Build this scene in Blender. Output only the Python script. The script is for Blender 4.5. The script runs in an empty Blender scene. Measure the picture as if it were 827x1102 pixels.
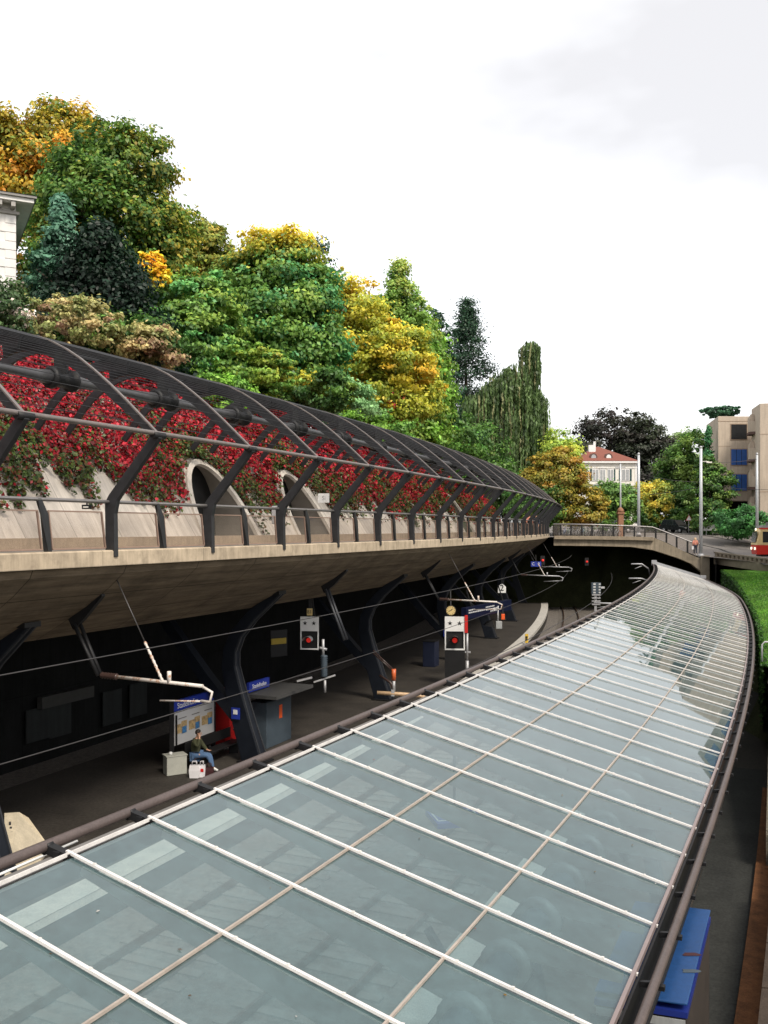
import bpy, bmesh, math, random
import numpy as np
from mathutils import Vector, Matrix
random.seed(7); RNG = np.random.default_rng(11)
S = bpy.context.scene
COL = S.collection
R = math.radians
CAMZ = 8.2                       # eye height above the platforms (z = 0)
FPX = 1000.0                     # focal length in photo pixels (827 x 1102)
HOR = 569.0                      # photo row of the horizon

# ------------------------------------------------------------------ plan curve of the station
def cx(t): return -8.45 + .505*t - .0013*t*t
def cm(t): return .505 - .0026*t
def nrm(t):
    m = cm(t); k = math.sqrt(1+m*m); return (1/k, -m/k)
def tng(t):
    m = cm(t); k = math.sqrt(1+m*m); return (m/k, 1/k)
def fr(t, u, z=0.0):             # canopy frame: u metres to the right of the canopy's left edge
    n = nrm(t); return Vector((cx(t)+u*n[0], t+u*n[1], z))
def fd(t, u, z=0.0):             # deck / tracks frame (opens slightly away from the canopy)
    return fr(t, u-.0004*t*max(t,0), z)
_T = np.linspace(-40, 160, 4001)
_L = np.concatenate([[0], np.cumsum(np.hypot(np.diff(cx(_T)), np.diff(_T)))])
_L -= np.interp(0, _T, _L)
def arc(t): return float(np.interp(t, _T, _L))
def tat(s): return float(np.interp(s, _L, _T))
def headd(t):                    # heading angle: local +X along N (outward), +Y along the track
    n = nrm(t); return math.atan2(n[1], n[0])
def at(px, py, Y):               # a photo pixel at depth Y -> world point
    return Vector(((px-413.5)/FPX*Y, Y, CAMZ-(py-HOR)/FPX*Y))
def tpx(px, u, f=fd):            # station parameter where the line at offset u crosses photo column px
    lo, hi = -2.0, 120.0
    g = lambda t: (lambda p: p.x/max(p.y,.1)-(px-413.5)/FPX)(f(t,u))
    for _ in range(60):
        m = (lo+hi)/2
        if g(m) < 0: lo = m
        else: hi = m
    return (lo+hi)/2

# ------------------------------------------------------------------ materials
MATS = {}
def nodes(name):
    m = bpy.data.materials.new(name); m.use_nodes = True
    nt = m.node_tree; b = nt.nodes['Principled BSDF']; return m, nt, b
def N(nt, typ, **kw):
    n = nt.nodes.new(typ)
    for k, v in kw.items():
        if k in n.inputs: n.inputs[k].default_value = v
        else: setattr(n, k, v)
    return n
def ramp(nt, stops):
    r = nt.nodes.new('ShaderNodeValToRGB'); e = r.color_ramp.elements
    while len(e) < len(stops): e.new(.5)
    for el, (p, c) in zip(e, stops):
        el.position = p; el.color = (*c, 1) if len(c) == 3 else c
    return r
def mat(name, col, rough=.6, metal=0., var=.18, scale=3., bump=0., spec=.4, streak=0., fine=0.):
    m, nt, b = nodes(name); L = nt.links.new
    b.inputs['Roughness'].default_value = rough; b.inputs['Metallic'].default_value = metal
    b.inputs['Specular IOR Level'].default_value = spec
    tc = N(nt, 'ShaderNodeTexCoord'); co = tc.outputs['Object']
    nz = N(nt, 'ShaderNodeTexNoise', Scale=scale, Detail=8., Roughness=.65); L(co, nz.inputs['Vector'])
    rp = ramp(nt, [(.25, [c*(1-var) for c in col]), (.5, col), (.78, [min(1, c*(1+var)) for c in col])])
    L(nz.outputs['Fac'], rp.inputs['Fac']); out = rp.outputs['Color']
    if streak:
        mp = N(nt, 'ShaderNodeMapping'); mp.inputs['Scale'].default_value = (2.2, 2.2, .18); L(co, mp.inputs['Vector'])
        n2 = N(nt, 'ShaderNodeTexNoise', Scale=1.6, Detail=7., Roughness=.7); L(mp.outputs[0], n2.inputs['Vector'])
        r2 = ramp(nt, [(.35, (1-streak,)*3), (.6, (1, 1, 1))]); L(n2.outputs['Fac'], r2.inputs['Fac'])
        mx = N(nt, 'ShaderNodeMix', data_type='RGBA', blend_type='MULTIPLY'); mx.inputs[0].default_value = 1
        L(out, mx.inputs[6]); L(r2.outputs['Color'], mx.inputs[7]); out = mx.outputs[2]
    if fine:
        n3 = N(nt, 'ShaderNodeTexNoise', Scale=scale*14, Detail=4., Roughness=.7); L(co, n3.inputs['Vector'])
        r3 = ramp(nt, [(.3, (1-fine,)*3), (.7, (1+fine,)*3)]); L(n3.outputs['Fac'], r3.inputs['Fac'])
        mx = N(nt, 'ShaderNodeMix', data_type='RGBA', blend_type='MULTIPLY'); mx.inputs[0].default_value = 1
        L(out, mx.inputs[6]); L(r3.outputs['Color'], mx.inputs[7]); out = mx.outputs[2]
    L(out, b.inputs['Base Color'])
    rr = N(nt, 'ShaderNodeMapRange'); rr.inputs[3].default_value = max(0, rough-.12); rr.inputs[4].default_value = min(1, rough+.12)
    L(nz.outputs['Fac'], rr.inputs[0]); L(rr.outputs[0], b.inputs['Roughness'])
    if bump:
        nb = N(nt, 'ShaderNodeTexNoise', Scale=scale*8, Detail=6., Roughness=.7); L(co, nb.inputs['Vector'])
        bp = N(nt, 'ShaderNodeBump', Strength=bump, Distance=.03); L(nb.outputs['Fac'], bp.inputs['Height']); L(bp.outputs['Normal'], b.inputs['Normal'])
    MATS[name] = m; return m
def panel_mat(name, col, bw, bh, var=.2, scale=.8, streak=.35, joint=.35, off=0., rough=.8, bump=.3, grain=False):
    """concrete with cast joints laid out in the swept UV (metres)"""
    m, nt, b = nodes(name); L = nt.links.new
    b.inputs['Roughness'].default_value = rough; b.inputs['Specular IOR Level'].default_value = .25
    tc = N(nt, 'ShaderNodeTexCoord'); uv = tc.outputs['UV']; co = tc.outputs['Object']
    br = N(nt, 'ShaderNodeTexBrick'); br.offset = off; br.inputs['Scale'].default_value = 1
    br.inputs['Brick Width'].default_value = bw; br.inputs['Row Height'].default_value = bh
    br.inputs['Mortar Size'].default_value = .018; br.inputs['Mortar Smooth'].default_value = .3
    br.inputs['Color1'].default_value = (1, 1, 1, 1); br.inputs['Color2'].default_value = (.82, .82, .82, 1)
    br.inputs['Mortar'].default_value = (joint, joint, joint, 1); L(uv, br.inputs['Vector'])
    nz = N(nt, 'ShaderNodeTexNoise', Scale=scale, Detail=9., Roughness=.7); L(co, nz.inputs['Vector'])
    rp = ramp(nt, [(.28, [c*(1-var*1.6) for c in col]), (.5, col), (.75, [min(1, c*(1+var)) for c in col])]); L(nz.outputs['Fac'], rp.inputs['Fac'])
    mp = N(nt, 'ShaderNodeMapping'); mp.inputs['Scale'].default_value = (.35, 4, 1) if grain else (3, .3, 1); L(uv, mp.inputs['Vector'])
    n2 = N(nt, 'ShaderNodeTexNoise', Scale=1.2, Detail=8., Roughness=.75); L(mp.outputs[0], n2.inputs['Vector'])
    r2 = ramp(nt, [(.35, (1-streak,)*3), (.62, (1, 1, 1))]); L(n2.outputs['Fac'], r2.inputs['Fac'])
    a = N(nt, 'ShaderNodeMix', data_type='RGBA', blend_type='MULTIPLY'); a.inputs[0].default_value = 1
    L(rp.outputs['Color'], a.inputs[6]); L(r2.outputs['Color'], a.inputs[7])
    c = N(nt, 'ShaderNodeMix', data_type='RGBA', blend_type='MULTIPLY'); c.inputs[0].default_value = 1
    L(a.outputs[2], c.inputs[6]); L(br.outputs['Color'], c.inputs[7]); L(c.outputs[2], b.inputs['Base Color'])
    bp = N(nt, 'ShaderNodeBump', Strength=bump, Distance=.02); L(n2.outputs['Fac'], bp.inputs['Height']); L(bp.outputs['Normal'], b.inputs['Normal'])
    MATS[name] = m; return m
def leaf_mat(name):
    m, nt, b = nodes(name); L = nt.links.new
    at_ = N(nt, 'ShaderNodeAttribute', attribute_name='leaf_colour')
    df = N(nt, 'ShaderNodeBsdfDiffuse'); tr = N(nt, 'ShaderNodeBsdfTranslucent'); mx = N(nt, 'ShaderNodeMixShader'); mx.inputs[0].default_value = .3
    gl = N(nt, 'ShaderNodeBsdfGlossy', Roughness=.5); gl.inputs['Color'].default_value = (1, 1, 1, 1)
    m2 = N(nt, 'ShaderNodeMixShader'); m2.inputs[0].default_value = .025
    L(at_.outputs['Color'], df.inputs['Color']); L(at_.outputs['Color'], tr.inputs['Color'])
    L(df.outputs[0], mx.inputs[1]); L(tr.outputs[0], mx.inputs[2]); L(mx.outputs[0], m2.inputs[1]); L(gl.outputs[0], m2.inputs[2])
    L(m2.outputs[0], nt.nodes['Material Output'].inputs['Surface']); MATS[name] = m; return m
def glass_mat(name, tint, milk, milkcol, refl=1., rough=.03, ior=1.5):
    m, nt, b = nodes(name); L = nt.links.new
    tr = N(nt, 'ShaderNodeBsdfTransparent'); tr.inputs['Color'].default_value = (*tint, 1)
    df = N(nt, 'ShaderNodeBsdfDiffuse'); tl = N(nt, 'ShaderNodeBsdfTranslucent')
    tc = N(nt, 'ShaderNodeTexCoord'); nz = N(nt, 'ShaderNodeTexNoise', Scale=.9, Detail=7., Roughness=.7); L(tc.outputs['Object'], nz.inputs['Vector'])
    rp = ramp(nt, [(.3, [c*.8 for c in milkcol]), (.7, [min(1, c*1.1) for c in milkcol])]); L(nz.outputs['Fac'], rp.inputs['Fac'])
    L(rp.outputs['Color'], df.inputs['Color']); L(rp.outputs['Color'], tl.inputs['Color'])
    d2 = N(nt, 'ShaderNodeMixShader'); d2.inputs[0].default_value = .35; L(df.outputs[0], d2.inputs[1]); L(tl.outputs[0], d2.inputs[2])
    nd = N(nt, 'ShaderNodeTexNoise', Scale=5., Detail=9., Roughness=.75); L(tc.outputs['Object'], nd.inputs['Vector']); dm = N(nt, 'ShaderNodeMapRange'); dm.inputs[1].default_value = .35; dm.inputs[2].default_value = .75; dm.inputs[3].default_value = milk*.85; dm.inputs[4].default_value = milk*1.35; L(nd.outputs['Fac'], dm.inputs[0])
    a = N(nt, 'ShaderNodeMixShader'); L(dm.outputs[0], a.inputs[0]); L(tr.outputs[0], a.inputs[1]); L(d2.outputs[0], a.inputs[2])
    gl = N(nt, 'ShaderNodeBsdfGlossy', Roughness=rough); gl.inputs['Color'].default_value = (refl, refl, refl, 1)
    fz = N(nt, 'ShaderNodeFresnel', IOR=ior)
    c = N(nt, 'ShaderNodeMixShader'); L(fz.outputs[0], c.inputs[0]); L(a.outputs[0], c.inputs[1]); L(gl.outputs[0], c.inputs[2])
    L(c.outputs[0], nt.nodes['Material Output'].inputs['Surface']); MATS[name] = m; return m

mat('pergola_steel', (.030, .031, .034), .45, .25, .25, 6., spec=.45)
mat('rod_steel', (.022, .022, .024), .5, .3, .2, 8.)
mat('steel_edge', (.17, .145, .135), .4, .3, .2, 8.)
mat('column_steel', (.009, .012, .019), .5, .2, .25, 3.)
mat('column_edge', (.045, .048, .055), .45, .3, .2, 3.)
mat('black_steel', (.012, .012, .013), .55, .2, .3, 3.)
mat('handrail_steel', (.30, .28, .27), .35, .7, .15, 8.)
mat('frame_bronze', (.36, .25, .20), .4, .4, .15, 8.)
mat('brown_pipe', (.105, .082, .076), .45, .3, .2, 2., fine=.15)
mat('glazing_bar', (.70, .67, .64), .42, .25, .14, 5., fine=.12)
mat('purlin', (.40, .34, .29), .45, .25, .2, 5.)
mat('rust_white', (.55, .50, .45), .6, .1, .0, 3.)
mat('galvanised', (.42, .42, .43), .5, .4, .2, 6.)
mat('ceramic_brown', (.05, .03, .026), .3, 0, .2, 9.)
mat('ceramic_orange', (.55, .12, .04), .35, 0, .2, 9.)
mat('tan_tube', (.52, .36, .22), .5, .1, .2, 6.)
mat('wire', (.085, .08, .08), .5, .6, .1, 3.)
mat('white_paint', (.74, .74, .73), .5, 0, .08, 4., fine=.06)
mat('black_paint', (.012, .012, .012), .5, 0, .1, 4.)
mat('red_paint', (.55, .02, .018), .4, 0, .12, 3.)
mat('dark_red_paint', (.34, .012, .012), .45, 0, .2, 2.)
mat('blue_sign', (.02, .04, .30), .35, 0, .1, 3.)
mat('orange_paint', (.72, .10, .02), .45, 0, .1, 4.)
mat('yellow_paint', (.70, .45, .05), .5, 0, .15, 4.)
mat('yellow_dim', (.35, .25, .03), .6, 0, .15, 4.)
mat('kiosk_blue', (.009, .05, .16), .5, 0, .18, 1.2, fine=.12)
mat('kiosk_blue_edge', (.008, .02, .16), .5, 0, .1, 2.)
mat('grey_panel', (.33, .34, .34), .6, 0, .12, 2., streak=.25)
mat('booth_grey', (.055, .075, .095), .55, .1, .2, 2., fine=.1)
mat('bin_grey', (.42, .42, .37), .6, 0, .12, 4., fine=.1)
mat('asphalt_platform', (.036, .031, .026), .85, 0, .4, .7, .25, .3, fine=.35)
mat('platform_band', (.46, .44, .40), .8, 0, .2, 2., .2, .2, fine=.2)
mat('ballast', (.145, .13, .115), .95, 0, .45, 6., .9, .2, fine=.85)
mat('rail_steel', (.11, .07, .05), .4, .6, .2, 3.)
mat('sleeper', (.14, .125, .11), .9, 0, .25, 3.)
mat('road', (.17, .155, .145), .9, 0, .22, .35, .2, .2, fine=.18)
mat('pavement', (.20, .185, .17), .9, 0, .2, .8, .2, .2, fine=.15)
mat('road_paint', (.6, .59, .56), .8, 0, .2, 4.)
mat('tram_rail', (.035, .033, .032), .5, .4, .2, 3.)
mat('yard', (.030, .031, .029), .9, 0, .35, 1., .2, .2, fine=.3)
mat('rust_board', (.16, .07, .03), .85, 0, .35, 2.5, .3, .2, streak=.4, fine=.25)
mat('stone_rough', (.13, .115, .09), .95, 0, .4, 2.5, .9, .2, fine=.4)
mat('coping', (.062, .047, .037), .85, 0, .3, 2., .4, .2, fine=.25)
mat('coping_joint', (.25, .22, .18), .8, 0, .2, 4.)
mat('timber_tread', (.20, .075, .03), .75, 0, .3, 3., .3, fine=.2)
mat('cream_wall', (.76, .73, .66), .8, 0, .08, 1.5, streak=.10)
mat('white_wall', (.74, .72, .70), .8, 0, .06, 1.5, streak=.06)
mat('shade_line', (.36, .34, .32), .8, 0, .06, 1.5)
mat('roof_tile', (.19, .065, .045), .85, 0, .25, 6., .5, fine=.2)
mat('dormer_dark', (.10, .055, .045), .7, 0, .15, 4.)
mat('shutter_green', (.02, .055, .055), .6, 0, .15, 4.)
mat('window_dark', (.02, .022, .025), .15, 0, .2, 3., spec=.6)
mat('window_pale', (.35, .36, .37), .2, 0, .25, 3., spec=.6)
mat('window_blue', (.035, .10, .32), .2, 0, .3, .9, spec=.5)
mat('bark', (.055, .042, .032), .95, 0, .4, 5., .8, .15, fine=.4)
mat('bark_red', (.10, .045, .03), .95, 0, .4, 5., .8, .15)
mat('soil', (.045, .05, .022), .95, 0, .5, .8, .6, .15, fine=.4)
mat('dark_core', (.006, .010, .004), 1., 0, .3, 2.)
mat('tram_red', (.62, .03, .02), .3, 0, .05, 2.)
mat('tram_cream', (.74, .56, .28), .35, 0, .05, 2.)
mat('tram_roof', (.16, .15, .14), .6, 0, .2, 3.)
mat('car_dark', (.012, .016, .018), .25, .1, .2, 2., spec=.6)
mat('rubber', (.012, .012, .012), .8, 0, .2, 6.)
mat('car_glass', (.02, .025, .028), .08, 0, .1, 2., spec=.7)
mat('lamp_pale', (.75, .72, .66), .3, 0, .05, 2.)
mat('lamp_pole', (.52, .54, .56), .45, .3, .12, 2., fine=.08)
mat('skin', (.48, .27, .18), .55, 0, .1, 6.)
mat('hair_dark', (.018, .012, .010), .6, 0, .3, 30.)
mat('jacket_olive', (.045, .048, .022), .85, 0, .3, 7., .4)
mat('jeans', (.07, .13, .24), .85, 0, .25, 9., .3)
mat('shoe_white', (.65, .65, .63), .6, 0, .1, 6.)
mat('pink_top', (.62, .25, .18), .8, 0, .15, 5.)
mat('dark_trouser', (.03, .035, .05), .85, 0, .2, 5.)
mat('bag_white', (.72, .70, .72), .5, 0, .1, 4.)
mat('bag_dark', (.045, .012, .014), .7, 0, .2, 5.)
mat('clock_face', (.66, .50, .22), .4, 0, .05, 3.)
mat('bike_dark', (.02, .022, .024), .5, .3, .2, 5.)
mat('bike_blue', (.03, .12, .30), .4, .2, .2, 5.)
mat('bike_green', (.03, .16, .11), .4, .2, .2, 5.)
mat('bike_silver', (.40, .42, .44), .4, .5, .2, 5.)
mat('sandstone', (.26, .13, .075), .85, 0, .2, 4., .4, fine=.2)
mat('poster_white', (.52, .52, .52), .4, 0, .03, 2.)
mat('poster_tan', (.42, .30, .15), .5, 0, .75, 9.)
mat('poster_blue', (.05, .17, .36), .5, 0, .7, 11.)
mat('gutter', (.22, .21, .20), .55, .3, .2, 3.)
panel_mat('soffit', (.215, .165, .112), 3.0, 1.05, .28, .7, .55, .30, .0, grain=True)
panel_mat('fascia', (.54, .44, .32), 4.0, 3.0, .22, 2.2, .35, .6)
panel_mat('wall_panel', (.66, .60, .53), 2.0, 9.0, .12, .8, .34, .55)
panel_mat('back_wall', (.012, .013, .013), 1.5, 3.4, .5, .7, .5, .25)  # under-deck darkness put into the concrete colour
panel_mat('bridge_concrete', (.36, .30, .22), 2.5, 5.0, .2, .9, .4, .6)
panel_mat('tunnel_dark', (.006, .006, .006), 3.0, 3.0, .2, .9, .2, .6)  # shade painted near-black, for tunnel, undersides and recessed base
mat('plinth', (.40, .31, .22), .85, 0, .22, 2., .3, streak=.2, fine=.15)
mat('concrete_pale', (.55, .48, .36), .85, 0, .15, 1.5, .3, streak=.2, fine=.1)
mat('concrete_building', (.47, .39, .31), .85, 0, .1, .5, .2, streak=.22, fine=.06)
mat('concrete_line', (.30, .22, .16), .85, 0, .1, 1.)
mat('grass_base', (.075, .19, .018), .95, 0, .35, .45, .5, .2, fine=.35)
leaf_mat('leaves')
glass_mat('canopy_glass', (.70, .84, .87), .29, (.24, .405, .43), .97, .015, 1.66)
glass_mat('rail_glass', (.86, .82, .79), .10, (.55, .48, .42), .8, .05, 1.4)
def emit_mat(name, col, st):
    m, nt, b = nodes(name); b.inputs['Base Color'].default_value = (*col, 1)
    b.inputs['Emission Color'].default_value = (*col, 1); b.inputs['Emission Strength'].default_value = st; MATS[name] = m
emit_mat('red_lamp', (.8, .03, .02), .35)
emit_mat('tram_lamp', (1., .9, .7), 1.5)
# rusty white paint on the catenary tubes
def rusty():
    m = MATS['rust_white']; nt = m.node_tree; L = nt.links.new; b = nt.nodes['Principled BSDF']
    tc = N(nt, 'ShaderNodeTexCoord'); nz = N(nt, 'ShaderNodeTexNoise', Scale=3.5, Detail=6., Roughness=.7); L(tc.outputs['Object'], nz.inputs['Vector'])
    rp = ramp(nt, [(.52, (.62, .57, .52)), (.57, (.36, .17, .08)), (.63, (.60, .52, .45))]); L(nz.outputs['Fac'], rp.inputs['Fac']); L(rp.outputs['Color'], b.inputs['Base Color'])
rusty()

# ------------------------------------------------------------------ mesh helpers
def tag(o, label=None, cat=None, group=None, kind=None):
    if label: o['label'] = label
    if cat: o['category'] = cat
    if group: o['group'] = group
    if kind: o['kind'] = kind
    return o
def empty(name, loc, label, cat, rz=0., group=None):
    o = bpy.data.objects.new(name, None); COL.objects.link(o); o.location = loc; o.rotation_euler = (0, 0, rz)
    o.empty_display_size = .2
    return tag(o, label, cat, group)
class MB:
    def __init__(s): s.v = []; s.f = []; s.uv = []; s.smooth = []
    def add(s, vs, fs, uvs=None, sm=False):
        b = len(s.v); s.v += [tuple(v) for v in vs]
        for i, f in enumerate(fs):
            s.f.append(tuple(b+k for k in f)); s.smooth.append(sm)
            s.uv.append(uvs[i] if uvs else None)
        return s
    def box(s, c, d, rz=0., rot=None):
        M = rot if rot is not None else Matrix.Rotation(rz, 3, 'Z'); c = Vector(c)
        vs = [c + M @ Vector((x*d[0]/2, y*d[1]/2, z*d[2]/2)) for x in (-1, 1) for y in (-1, 1) for z in (-1, 1)]
        return s.add(vs, [(0,1,3,2),(4,6,7,5),(0,4,5,1),(2,3,7,6),(0,2,6,4),(1,5,7,3)])
    def bar(s, p, q, w, h, up=(0,0,1), w2=None, h2=None):
        p, q = Vector(p), Vector(q); d = (q-p).normalized(); up = Vector(up)
        a = d.cross(up)
        if a.length < 1e-4: a = d.cross(Vector((1, 0, 0)))
        a.normalize(); c = a.cross(d).normalized(); w2 = w if w2 is None else w2; h2 = h if h2 is None else h2
        vs = [p-a*w/2-c*h/2, p+a*w/2-c*h/2, p+a*w/2+c*h/2, p-a*w/2+c*h/2, q-a*w2/2-c*h2/2, q+a*w2/2-c*h2/2, q+a*w2/2+c*h2/2, q-a*w2/2+c*h2/2]
        return s.add(vs, [(0,1,2,3),(7,6,5,4),(0,4,5,1),(1,5,6,2),(2,6,7,3),(3,7,4,0)])
    def tube(s, pts, r, n=8, caps=True):
        pts = [Vector(p) for p in pts]; rs = r if isinstance(r, (list, tuple)) else [r]*len(pts)
        vs = []; last = None
        for i, p in enumerate(pts):
            d = (pts[min(i+1, len(pts)-1)]-pts[max(i-1, 0)]).normalized()
            ref = Vector((0, 0, 1)) if abs(d.z) < .95 else Vector((1, 0, 0))
            if last is not None:
                a = (last - d*last.dot(d))
                a = a.normalized() if a.length > 1e-4 else d.cross(ref).normalized()
            else: a = d.cross(ref).normalized()
            last = a; c = d.cross(a)
            vs += [p+(a*math.cos(2*math.pi*k/n)+c*math.sin(2*math.pi*k/n))*rs[i] for k in range(n)]
        fs = []
        for i in range(len(pts)-1):
            for k in range(n):
                fs.append((i*n+k, i*n+(k+1)%n, (i+1)*n+(k+1)%n, (i+1)*n+k))
        s.add(vs, fs, sm=True)
        if caps:
            b = len(s.v)-len(vs)
            s.f.append(tuple(b+k for k in reversed(range(n)))); s.smooth.append(False); s.uv.append(None)
            e = b+(len(pts)-1)*n; s.f.append(tuple(e+k for k in range(n))); s.smooth.append(False); s.uv.append(None)
        return s
    def lathe(s, c, prof, n=16, axis='z', M=None):
        c = Vector(c); vs = []
        for r, h in prof:
            for k in range(n):
                a = 2*math.pi*k/n; v = Vector((r*math.cos(a), r*math.sin(a), h))
                if axis == 'x': v = Vector((v.z, v.x, v.y))
                if axis == 'y': v = Vector((v.y, v.z, v.x))
                if M is not None: v = M @ v
                vs.append(c+v)
        fs = [(i*n+k, i*n+(k+1)%n, (i+1)*n+(k+1)%n, (i+1)*n+k) for i in range(len(prof)-1) for k in range(n)]
        s.add(vs, fs, sm=True)
        b = len(s.v)-len(vs)
        for e, rev in ((b, True), (b+(len(prof)-1)*n, False)):
            f = [e+k for k in range(n)]; s.f.append(tuple(reversed(f)) if rev else tuple(f)); s.smooth.append(False); s.uv.append(None)
        return s
    def prism(s, poly, ax, depth):      # polygon (3-D points) extruded along vector ax*depth
        poly = [Vector(p) for p in poly]; n = len(poly); e = Vector(ax)*depth
        vs = poly+[p+e for p in poly]
        fs = [tuple(reversed(range(n))), tuple(range(n, 2*n))]+[(i, (i+1)%n, n+(i+1)%n, n+i) for i in range(n)]
        return s.add(vs, fs)
    def build(s, name, m, parent=None, fix=True, bevel=0.):
        me = bpy.data.meshes.new(name); me.from_pydata(s.v, [], s.f)
        me.polygons.foreach_set('use_smooth', s.smooth)
        if any(u is not None for u in s.uv):
            ul = me.uv_layers.new(name='UVMap'); k = 0
            for u, f in zip(s.uv, s.f):
                for j in range(len(f)):
                    ul.data[k].uv = u[j] if u else (0, 0); k += 1
        if fix:
            bm = bmesh.new(); bm.from_mesh(me); bmesh.ops.recalc_face_normals(bm, faces=bm.faces); bm.to_mesh(me); bm.free()
        me.materials.append(MATS[m] if isinstance(m, str) else m)
        o = bpy.data.objects.new(name, me); COL.objects.link(o)
        if parent is not None:
            o.parent = parent
        if bevel:
            b = o.modifiers.new('Bevel', 'BEVEL'); b.width = bevel; b.segments = 2; b.limit_method = 'ANGLE'
        return o
def rel(parent_obj, *objs):
    """meshes made in world coordinates are moved into their parent's frame"""
    pass
def inv(o):
    M = Matrix.Translation(o.location) @ o.rotation_euler.to_matrix().to_4x4()
    return M.inverted()
def wpart(mb, name, m, parent, **kw):
    """mb holds world coordinates -> stored in the parent's local frame"""
    root = parent; chain = [parent]
    while root.parent is not None: root = root.parent; chain.append(root)
    I = inv(root); mb.v = [tuple(I @ Vector(v)) for v in mb.v]
    return mb.build(name, m, parent, **kw)
def sweep(prof, t0, t1, n, f=fd, closed=False, caps=False):
    mb = MB(); ts = [tat(arc(t0)+(arc(t1)-arc(t0))*i/n) for i in range(n+1)]; k = len(prof)
    ln = [0]
    for a, b in zip(prof, prof[1:]+prof[:1]): ln.append(ln[-1]+math.hypot(b[0]-a[0], b[1]-a[1]))
    vs = [f(t, u, z) for t in ts for (u, z) in prof]; fs = []; uv = []
    for i in range(n):
        for j in range(k if closed else k-1):
            j2 = (j+1) % k; fs.append((i*k+j, i*k+j2, (i+1)*k+j2, (i+1)*k+j))
            a, b = arc(ts[i]), arc(ts[i+1]); uv.append([(a, ln[j]), (a, ln[j+1]), (b, ln[j+1]), (b, ln[j])])
    if caps:
        fs.append(tuple(range(k))); uv.append([(u, z) for u, z in prof])
        fs.append(tuple(n*k+j for j in range(k))); uv.append([(u, z) for u, z in prof])
    return mb.add(vs, fs, uv)
def circ(u, z, r, n=10): return [(u+r*math.cos(2*math.pi*k/n), z+r*math.sin(2*math.pi*k/n)) for k in range(n)]
def swtube(u, z, r, t0, t1, n, f=fd, k=10):
    mb = sweep(circ(u, z, r, k), t0, t1, n, f, True, True); mb.smooth = [len(x) == 4 for x in mb.f]; mb.uv = [None]*len(mb.f); return mb
def text_part(txt, size, m, parent, loc, rot, depth=.004, name='lettering', align='CENTER'):
    cu = bpy.data.curves.new('lettering_curve', 'FONT'); cu.body = txt; cu.size = size; cu.extrude = depth; cu.align_x = align; cu.align_y = 'CENTER'
    tmp = bpy.data.objects.new('tmp', cu); COL.objects.link(tmp); bpy.context.view_layer.update()
    me = bpy.data.meshes.new_from_object(tmp.evaluated_get(bpy.context.evaluated_depsgraph_get()))
    bpy.data.objects.remove(tmp); me.materials.clear(); me.materials.append(MATS[m]); me.name = name
    o = bpy.data.objects.new(name, me); COL.objects.link(o); o.parent = parent; o.location = loc; o.rotation_euler = rot
    return o
def copy_tree(o, parent=None):
    c = o.copy(); COL.objects.link(c); c.parent = parent
    for ch in [x for x in o.children]: copy_tree(ch, c)
    return c
def smooth01(x): x = max(0., min(1., x)); return x*x*(3-2*x)

# ------------------------------------------------------------------ world, sun, camera
w = bpy.data.worlds.new('World'); S.world = w; w.use_nodes = True
nt = w.node_tree; nt.nodes.clear(); L = nt.links.new
SUN_EL, SUN_AZ = R(48), R(150)          # azimuth measured from +Y towards +X
sky = N(nt, 'ShaderNodeTexSky', sky_type='NISHITA'); sky.sun_disc = False; sky.sun_elevation = SUN_EL; sky.sun_rotation = SUN_AZ; sky.dust_density = 4.
b1 = N(nt, 'ShaderNodeBackground', Strength=.05); L(sky.outputs[0], b1.inputs['Color'])
tc = N(nt, 'ShaderNodeTexCoord'); mp = N(nt, 'ShaderNodeMapping'); mp.inputs['Scale'].default_value = (1.2, 1.2, 2.6); mp.inputs['Location'].default_value = (.47, .1, -.11); L(tc.outputs['Generated'], mp.inputs['Vector'])
cl = N(nt, 'ShaderNodeTexNoise', Scale=1.5, Detail=5., Roughness=.5); L(mp.outputs[0], cl.inputs['Vector'])
rp = ramp(nt, [(.36, (.635, .615, .60)), (.56, (1.0, .99, .985)), (.7, (1.12, 1.10, 1.08))]); L(cl.outputs['Fac'], rp.inputs['Fac'])
b2 = N(nt, 'ShaderNodeBackground', Strength=1.30); L(rp.outputs['Color'], b2.inputs['Color'])
ad = N(nt, 'ShaderNodeAddShader'); L(b1.outputs[0], ad.inputs[0]); L(b2.outputs[0], ad.inputs[1])
wo = N(nt, 'ShaderNodeOutputWorld'); L(ad.outputs[0], wo.inputs['Surface'])
sl = bpy.data.lights.new('sun', 'SUN'); sl.energy = 3.3; sl.angle = R(14); sl.color = (1., .92, .79)
so = bpy.data.objects.new('sun', sl); COL.objects.link(so)
sd = Vector((math.sin(SUN_AZ)*math.cos(SUN_EL), math.cos(SUN_AZ)*math.cos(SUN_EL), math.sin(SUN_EL)))
so.rotation_euler = (-sd).to_track_quat('-Z', 'Y').to_euler()
cd = bpy.data.cameras.new('camera'); cd.sensor_width = 36; cd.sensor_fit = 'AUTO'; cd.lens = FPX/1102*36; cd.shift_y = 18/1102; cd.clip_start = .1; cd.clip_end = 6000
co = bpy.data.objects.new('camera', cd); COL.objects.link(co); co.location = (0, 0, CAMZ); co.rotation_euler = (R(90), 0, 0); S.camera = co
S.view_settings.view_transform = 'Standard'; S.view_settings.look = 'None'; S.view_settings.exposure = 0
S.cycles.max_bounces = 8; S.cycles.transparent_max_bounces = 16; S.cycles.diffuse_bounces = 3

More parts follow.
